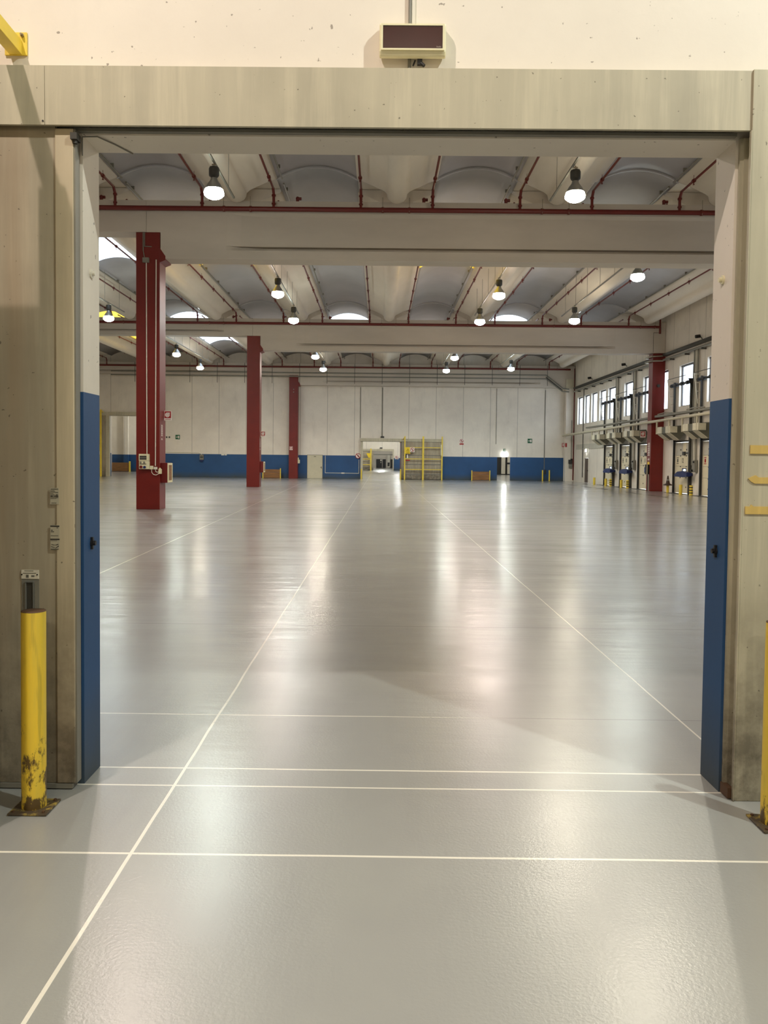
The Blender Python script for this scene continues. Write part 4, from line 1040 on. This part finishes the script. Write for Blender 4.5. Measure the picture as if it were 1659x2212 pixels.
# ================================================================== RIGHT WALL
X = RW
nums = {0: '9', 1: '10', 2: '11', 3: '12', 4: '13'}
order = ['farthest one', 'second farthest one', 'half behind red column', 'right of red column', 'cut by doorway edge']
for i, (a, b) in enumerate(DOCK):
    d = thing('door_%d' % (i + 6), (X, (a + b) / 2, 0), kind='structure'); d['label'] = 'cream dock door, ' + order[i]
    wy0, wy1 = a + .75, a + 1.22     # vision panel
    zz = (1.04, 1.28)
    L = MB().mat('dock_cream'); xa, xb = X + .03, X + .09
    L.box(xa, xb, a, b, .03, .88).box(xa, xb, a, wy0, .88, 1.44).box(xa, xb, wy1, b, .88, 1.44).box(xa, xb, wy0, wy1, .88, zz[0]).box(xa, xb, wy0, wy1, zz[1], 1.44)
    L.box(xa, xb, a, b, 1.44, 2.0)
    L.mat('dock_grey').box(xa + .004, xb, a, a + .8, 2.0, 2.68).box(xa + .004, xb, a + 1.25, b, 2.0, 2.68).mat('dock_cream').box(xa, xb, a + .8, a + 1.25, 2.0, 2.68)
    for z in (.88, 1.44, 2.0): L.mat('ink_grey').box(xa - .002, xa, a, b, z - .006, z + .006)
    L.mat('black')
    for yb in (a + .72, b - .72):
        for z in (.35, .84, 1.42, 1.98, 2.3): L.box(xa - .02, xa, yb - .035, yb + .035, z - .03, z + .03)
    L.build('door_leaf', d)
    MB().mat('blue_plastic').box(xa - .02, xa + .01, wy0 - .06, wy0, zz[0] - .05, zz[1] + .05).box(xa - .02, xa + .01, wy1, wy1 + .06, zz[0] - .05, zz[1] + .05).box(xa - .02, xa + .01, wy0, wy1, zz[0] - .05, zz[0]).box(xa - .02, xa + .01, wy0, wy1, zz[1], zz[1] + .05).build('vision_panel_frame', d)
    MB().mat('glass').box(xa + .01, xa + .016, wy0, wy1, zz[0], zz[1]).build('vision_panel', d)
    nm = MB().mat('ink_grey'); text_into(nm, nums[i], .36, (xa - .006, (a + b) / 2 + .12, 1.72), (0, -1, 0), (0, 0, 1), .006, .8); nm.build('door_number', d)
    nm = MB().mat('sign_red' if i == 4 else 'ink_grey').box(xa - .006, xa, b - .42, b - .16, 1.56, 1.60).box(xa - .006, xa, b - .42, b - .16, 1.86, 1.90).box(xa - .006, xa, b - .38, b - .20, 1.64, 1.82); nm.build('notice', d)
    MB().mat('dark_grey').box(xa - .05, xa, a + .02, a + 1.0, 2.10, 2.16).box(xa - .08, xa, a + .85, a + 1.15, 2.02, 2.20).build('bolt_bar', d)
    # guide tracks, shaft
    tr = thing('dock_door_track', (X - .1, (a + b) / 2, 0), 'dark guide tracks and spring shaft of the dock door, ' + order[i], 'door track', 'tracks of the dock doors')
    MB().mat('black').box(X - .10, X - .02, b, b + .13, 0, 2.85).build('side_seal', tr)
    MB().mat('dark_grey').box(X - .16, X - .02, a - .13, a, 0, 5.9).build('guide_track', tr)
    MB().mat('dark_grey').box(X - .16, X - .05, b + .02, b + .09, 2.85, 5.9).build('guide_track', tr)
    MB().mat('black').box(X - .06, X - .01, a, b, 2.70, 2.78).build('head_seal', tr)
    m = MB().mat('black').cyl((X - .22, a - .15, 5.72), (X - .22, b + .25, 5.72), .055, 10)
    for yv in (a + .15, a + .9, b - .5, b + .1): m.cyl((X - .22, yv - .12, 5.72), (X - .22, yv + .12, 5.72), .10, 12)
    m.prism([(X - .30, 5.9), (X - .02, 5.9), (X - .02, 5.2), (X - .05, 5.2)], 'y', a - .2, a - .12); m.build('spring_shaft', tr)
    m = MB().mat('white').cyl((X - .42, b + .28, 6.06), (X - .20, b + .28, 4.55), .022, 6)
    for k in range(4): m.cyl((X - .40 + k * .06, b + .28, 6.0 - k * .42), (X - .10, b + .28, 6.0 - k * .42), .018, 6)
    m.build('ladder_strut', tr)
    MB().mat('dark_grey').cyl((X - .42, b + .28, 6.06), (X - .42, a - .1, 6.06), .016, 6).build('tie_rod', tr)
    # air curtain hood
    h = thing('air_curtain', (X - .4, a + 1.6, 2.8), 'hooded air curtain above the dock door, ' + order[i], 'air curtain', 'air curtains above the dock doors')
    y0, y1 = a + .66, a + 2.68
    xo = X - .88
    MB().mat('hood_shade').prism([(xo + .03, 3.50), (X - .12, 3.56), (X - .05, 3.42), (X - .05, 3.26), (X - .32, 2.84), (xo + .48, 2.82), (xo + .03, 3.16)], 'y', y0 + .03, y1 - .03).build('hood_body', h)
    for (p, q) in ((y0, y0 + .72), (y1 - .70, y1)):
        MB().mat('hood_cream').box(xo, xo + .05, p, q, 3.17, 3.52).box(xo + .05, X - .5, p, p + .02, 3.17, 3.5).build('end_cover', h, bevel=.03)
        MB().mat('hood_cream').prism([(xo, 3.15), (xo + .03, 3.15), (xo + .49, 2.81), (xo + .46, 2.79)], 'y', p + .02, q - .02).build('sloping_fin', h)
    # drop pipes from the duct
    for yv in (y0 + .2, y1 + .1):
        tag(MB().mat('pipe_cream').cyl((15.0, yv, 3.15), (15.0, yv, 3.86), .05, 8).build('drop_pipe'), 'cream drop pipe between the long duct and the air curtain, ' + order[i], 'pipe', 'drop pipes at air curtain ' + order[i])
    # vertical service pipes up the pier
    for k, yv in enumerate((a - .35, a - .62, a - .85)):
        tag(MB().mat(('mid_grey', 'dock_grey', 'mid_grey')[k]).cyl((X - .08, yv, 1.5), (X - .08, yv, 7.4), (.05, .07, .035)[k], 8).build('service_pipe'), 'grey service pipe on the pier beside the dock door, ' + order[i], 'pipe', 'service pipes beside dock door, ' + order[i])
    m = MB().mat('mid_grey').box(X - .18, X - .02, a - .95, a - .62, 1.15, 1.75).mat('black').box(X - .24, X - .18, a - .9, a - .82, 1.62, 1.70).box(X - .26, X - .18, a - .72, a - .62, 1.18, 1.28)
    tag(m.build('control_box'), 'grey control box on the pier beside the dock door, ' + order[i], 'control box')
    if i in (0, 1, 3):
        m = MB().mat('blue_plastic').prism([(a + 1.0, .90), (a + 1.0, 1.0), (a + .55, 1.16), (a - .2, 1.20), (a - .75, 1.12), (a - .75, .93), (a - .2, .88), (a + .5, .90)], 'x', X - .50, X - .30)
        m.box(X - .30, X - .02, a - .3, a - .2, .95, 1.1)
        tag(m.build('barrier_arm'), 'blue swing arm at the dock door, ' + order[i], 'barrier arm')
    # leveller edge on the floor
    m = MB().mat('dark_grey').box(X - .55, X - .02, a - .1, b + .1, .002, .012)
    m.box(X - 2.6, X - 2.5, a - .1, b + .1, .002, .010)
    tag(m.build('dock_leveller'), 'dark dock leveller plate in the floor before the dock door, ' + order[i], 'dock leveller')
for k, (x, yv, st, lab) in enumerate([(15.35, 42.35, False, 'plain short yellow post before dock door 12'), (15.45, 41.2, True, 'banded short yellow post right of dock door 12'), (15.3, 52.6, False, 'plain short yellow post left of the red column'), (15.4, 51.6, True, 'banded short yellow post nearest the left of the red column'), (15.3, 56.2, False, 'plain short yellow post between the two far dock doors'), (15.4, 55.4, True, 'banded short yellow post between the two far dock doors'), (15.4, 59.6, False, 'short yellow post beyond the farthest dock door')]):
    short_post(x, yv, .50, lab, .085, st)
short_post(15.42, 44.45, .42, 'short yellow post carrying a dark traffic cone', .07)
t = thing('traffic_cone', (15.42, 44.45, .42), 'dark traffic cone stuck on a short yellow post right of the red column', 'traffic cone')
MB().mat('cone_black').lathe((15.42, 44.45, .40), [(.24, .0), (.24, .04), (.11, .10), (.09, .2), (.03, .52), (0, .52)], 16).build('cone_body', t)
MB().mat('mid_grey').lathe((15.42, 44.45, .40), [(.082, .25), (.064, .34)], 16).build('cone_band', t)
# brown service door far right
d = thing('door_11', (X, 63.9, 0), kind='structure'); d['label'] = 'brown service door at the far end of the right wall'
MB().mat('brown_door').box(X + .05, X + .10, 63.3, 64.5, .01, 1.90).build('door_leaf', d)
MB().mat('black').box(X + .01, X + .05, 63.5, 63.6, .9, 1.0).build('door_handle', d)
t = thing('door_lamp', (X - .05, 63.85, 2.35), 'small glowing lamp above the brown service door', 'lamp')
MB().mat('white').box(X - .04, X, 63.65, 64.05, 2.35, 2.6).build('lamp_base', t)
MB().mat('lamp_small').box(X - .09, X - .04, 63.72, 63.98, 2.38, 2.55).build('lamp_cover', t)
tag(MB().mat('dark_grey').cyl((X - .04, 64.9, .4), (X - .04, 64.9, 7.4), .03, 6).build('cable_conduit'), 'dark conduit left of the brown service door', 'conduit')
# lintel band over far doors
tag(MB().mat('dock_grey').box(X - .02, X, 59.0, 67.2, 2.66, 3.0).box(X - .05, X, 59.0, 67.2, 2.62, 2.66).build('wall_band'), 'grey band across the wall above the brown service door', 'wall band')

# long duct, trays
tag(MB().mat('pipe_cream').cyl((15.0, 68.4, 3.76), (15.0, 28, 3.94), .075, 14).build('air_duct'), 'long cream duct running along the right wall above the dock doors', 'duct')
tag(MB().mat('pipe_cream').cyl((15.22, 68.2, 3.72), (15.22, 59, 3.76), .04, 8).build('air_duct'), 'thin second duct at the far end of the long cream duct', 'duct')
m = MB().mat('mid_grey').box(15.30, 15.62, 28, 46.5, 4.12, 4.17).box(15.30, 15.31, 28, 46.5, 4.17, 4.23).mat('steel').tube([(15.28, 45.9, 4.26), (15.3, 44.8, 4.30), (15.4, 43.8, 4.26)], .03, 6).tube([(15.28, 41.6, 4.28), (15.3, 40.6, 4.31), (15.4, 39.6, 4.27)], .03, 6)
tag(m.build('cable_tray'), 'low cable tray with silver flex above the duct, near side of the red column', 'cable tray')
m = MB().mat('mid_grey').box(15.30, 15.62, 47.4, 62, 4.10, 4.15).box(15.30, 15.31, 47.4, 62, 4.15, 4.20).mat('steel').tube([(15.28, 54, 4.23), (15.3, 53, 4.27), (15.4, 52, 4.23)], .03, 6)
tag(m.build('cable_tray'), 'low cable tray above the duct, beyond the red column', 'cable tray')
for a, b, lab in ((4.5, 46.4, 'near'), (47.4, 67.6, 'far')):
    m = MB().mat('dark_grey').box(X - .24, X - .02, a, b, 7.50, 7.56).box(X - .24, X - .225, a, b, 7.56, 7.64)
    m.mat('mid_grey').cyl((X - .2, a, 7.30), (X - .2, b, 7.30), .06, 10)
    m.mat('dark_grey')
    n = int((b - a) / 2.2)
    for k in range(n): m.box(X - .26, X - .02, a + 1 + k * 2.2, a + 1.06 + k * 2.2, 7.16, 7.24)
    tag(m.build('cable_tray'), 'dark high cable tray on the right wall, %s side of the red column' % lab, 'cable tray')
m = MB().mat('steel').tube([(X - .24, 46.3, 7.52), (15.05, 46.35, 7.50), (14.98, 46.7, 7.50), (14.98, 47.3, 7.50), (X - .24, 47.5, 7.52)], .045, 8).tube([(X - .24, 46.3, 7.27), (15.05, 46.35, 7.25), (14.98, 46.7, 7.25), (14.98, 47.3, 7.25), (X - .24, 47.5, 7.27)], .045, 8)
tag(m.build('wrapped_pipes'), 'pair of shiny pipes bent around the top of the right red column', 'pipe')
for yv, z, lab in ((41.3, 7.85, 'nearest'), (53.8, 7.9, 'middle'), (62.5, 7.89, 'farthest')):
    t = thing('camera', (X, yv, z), '%s black dome camera above the high cable tray' % lab, 'camera', None)
    t.name = 'security_camera'
    MB().mat('black').cyl((X - .35, yv, z), (X - .12, yv, z + .03), .085, 12).build('camera_body', t)
    MB().mat('mid_grey').cyl((X - .12, yv, z + .03), (X, yv, z - .12), .025, 8).build('bracket', t)
# small window in near pier, horizontal seam etc. come from the wall material

# ================================================================== WORLD, CAMERA, RENDER
w = bpy.data.worlds.new('overcast_sky'); S.world = w; w.use_nodes = True
bg = w.node_tree.nodes['Background']; bg.inputs[0].default_value = (.80, .90, 1.0, 1); bg.inputs[1].default_value = 4.5

F_PX, PITCH, YAW, ROLL, CYP, CXP = 1790.0, .0389394, -.0060077, .0106627, 1063.077, 809.435
cam = bpy.data.cameras.new('camera'); co = bpy.data.objects.new('camera', cam); COL.objects.link(co)
cam.sensor_fit = 'VERTICAL'; cam.sensor_height = 36; cam.lens = F_PX / 2212 * 36
cam.shift_x = -(CXP - 829.5) / 2212; cam.shift_y = (CYP - 1106) / 2212
cam.clip_start = .05; cam.clip_end = 400
cp, sp_ = math.cos(PITCH), math.sin(PITCH)
Fv = Vector((math.sin(YAW) * cp, math.cos(YAW) * cp, -sp_)); R0 = Vector((math.cos(YAW), -math.sin(YAW), 0)); U0 = R0.cross(Fv)
Rv = R0 * math.cos(ROLL) + U0 * math.sin(ROLL); Uv = Rv.cross(Fv)
mat = Matrix((Rv, Uv, -Fv)).transposed().to_4x4(); mat.translation = Vector((0, 0, 1.6)); co.matrix_world = mat
S.camera = co
S.view_settings.view_transform = 'Standard'; S.view_settings.look = 'None'; S.view_settings.exposure = 0.25; S.view_settings.gamma = 1
S.view_settings.use_curve_mapping = False
S.cycles.max_bounces = 8; S.cycles.diffuse_bounces = 5; S.cycles.glossy_bounces = 4; S.cycles.transparent_max_bounces = 8
S.cycles.sample_clamp_indirect = 6; S.cycles.use_denoising = True; S.cycles.caustics_reflective = True; S.cycles.caustics_refractive = False
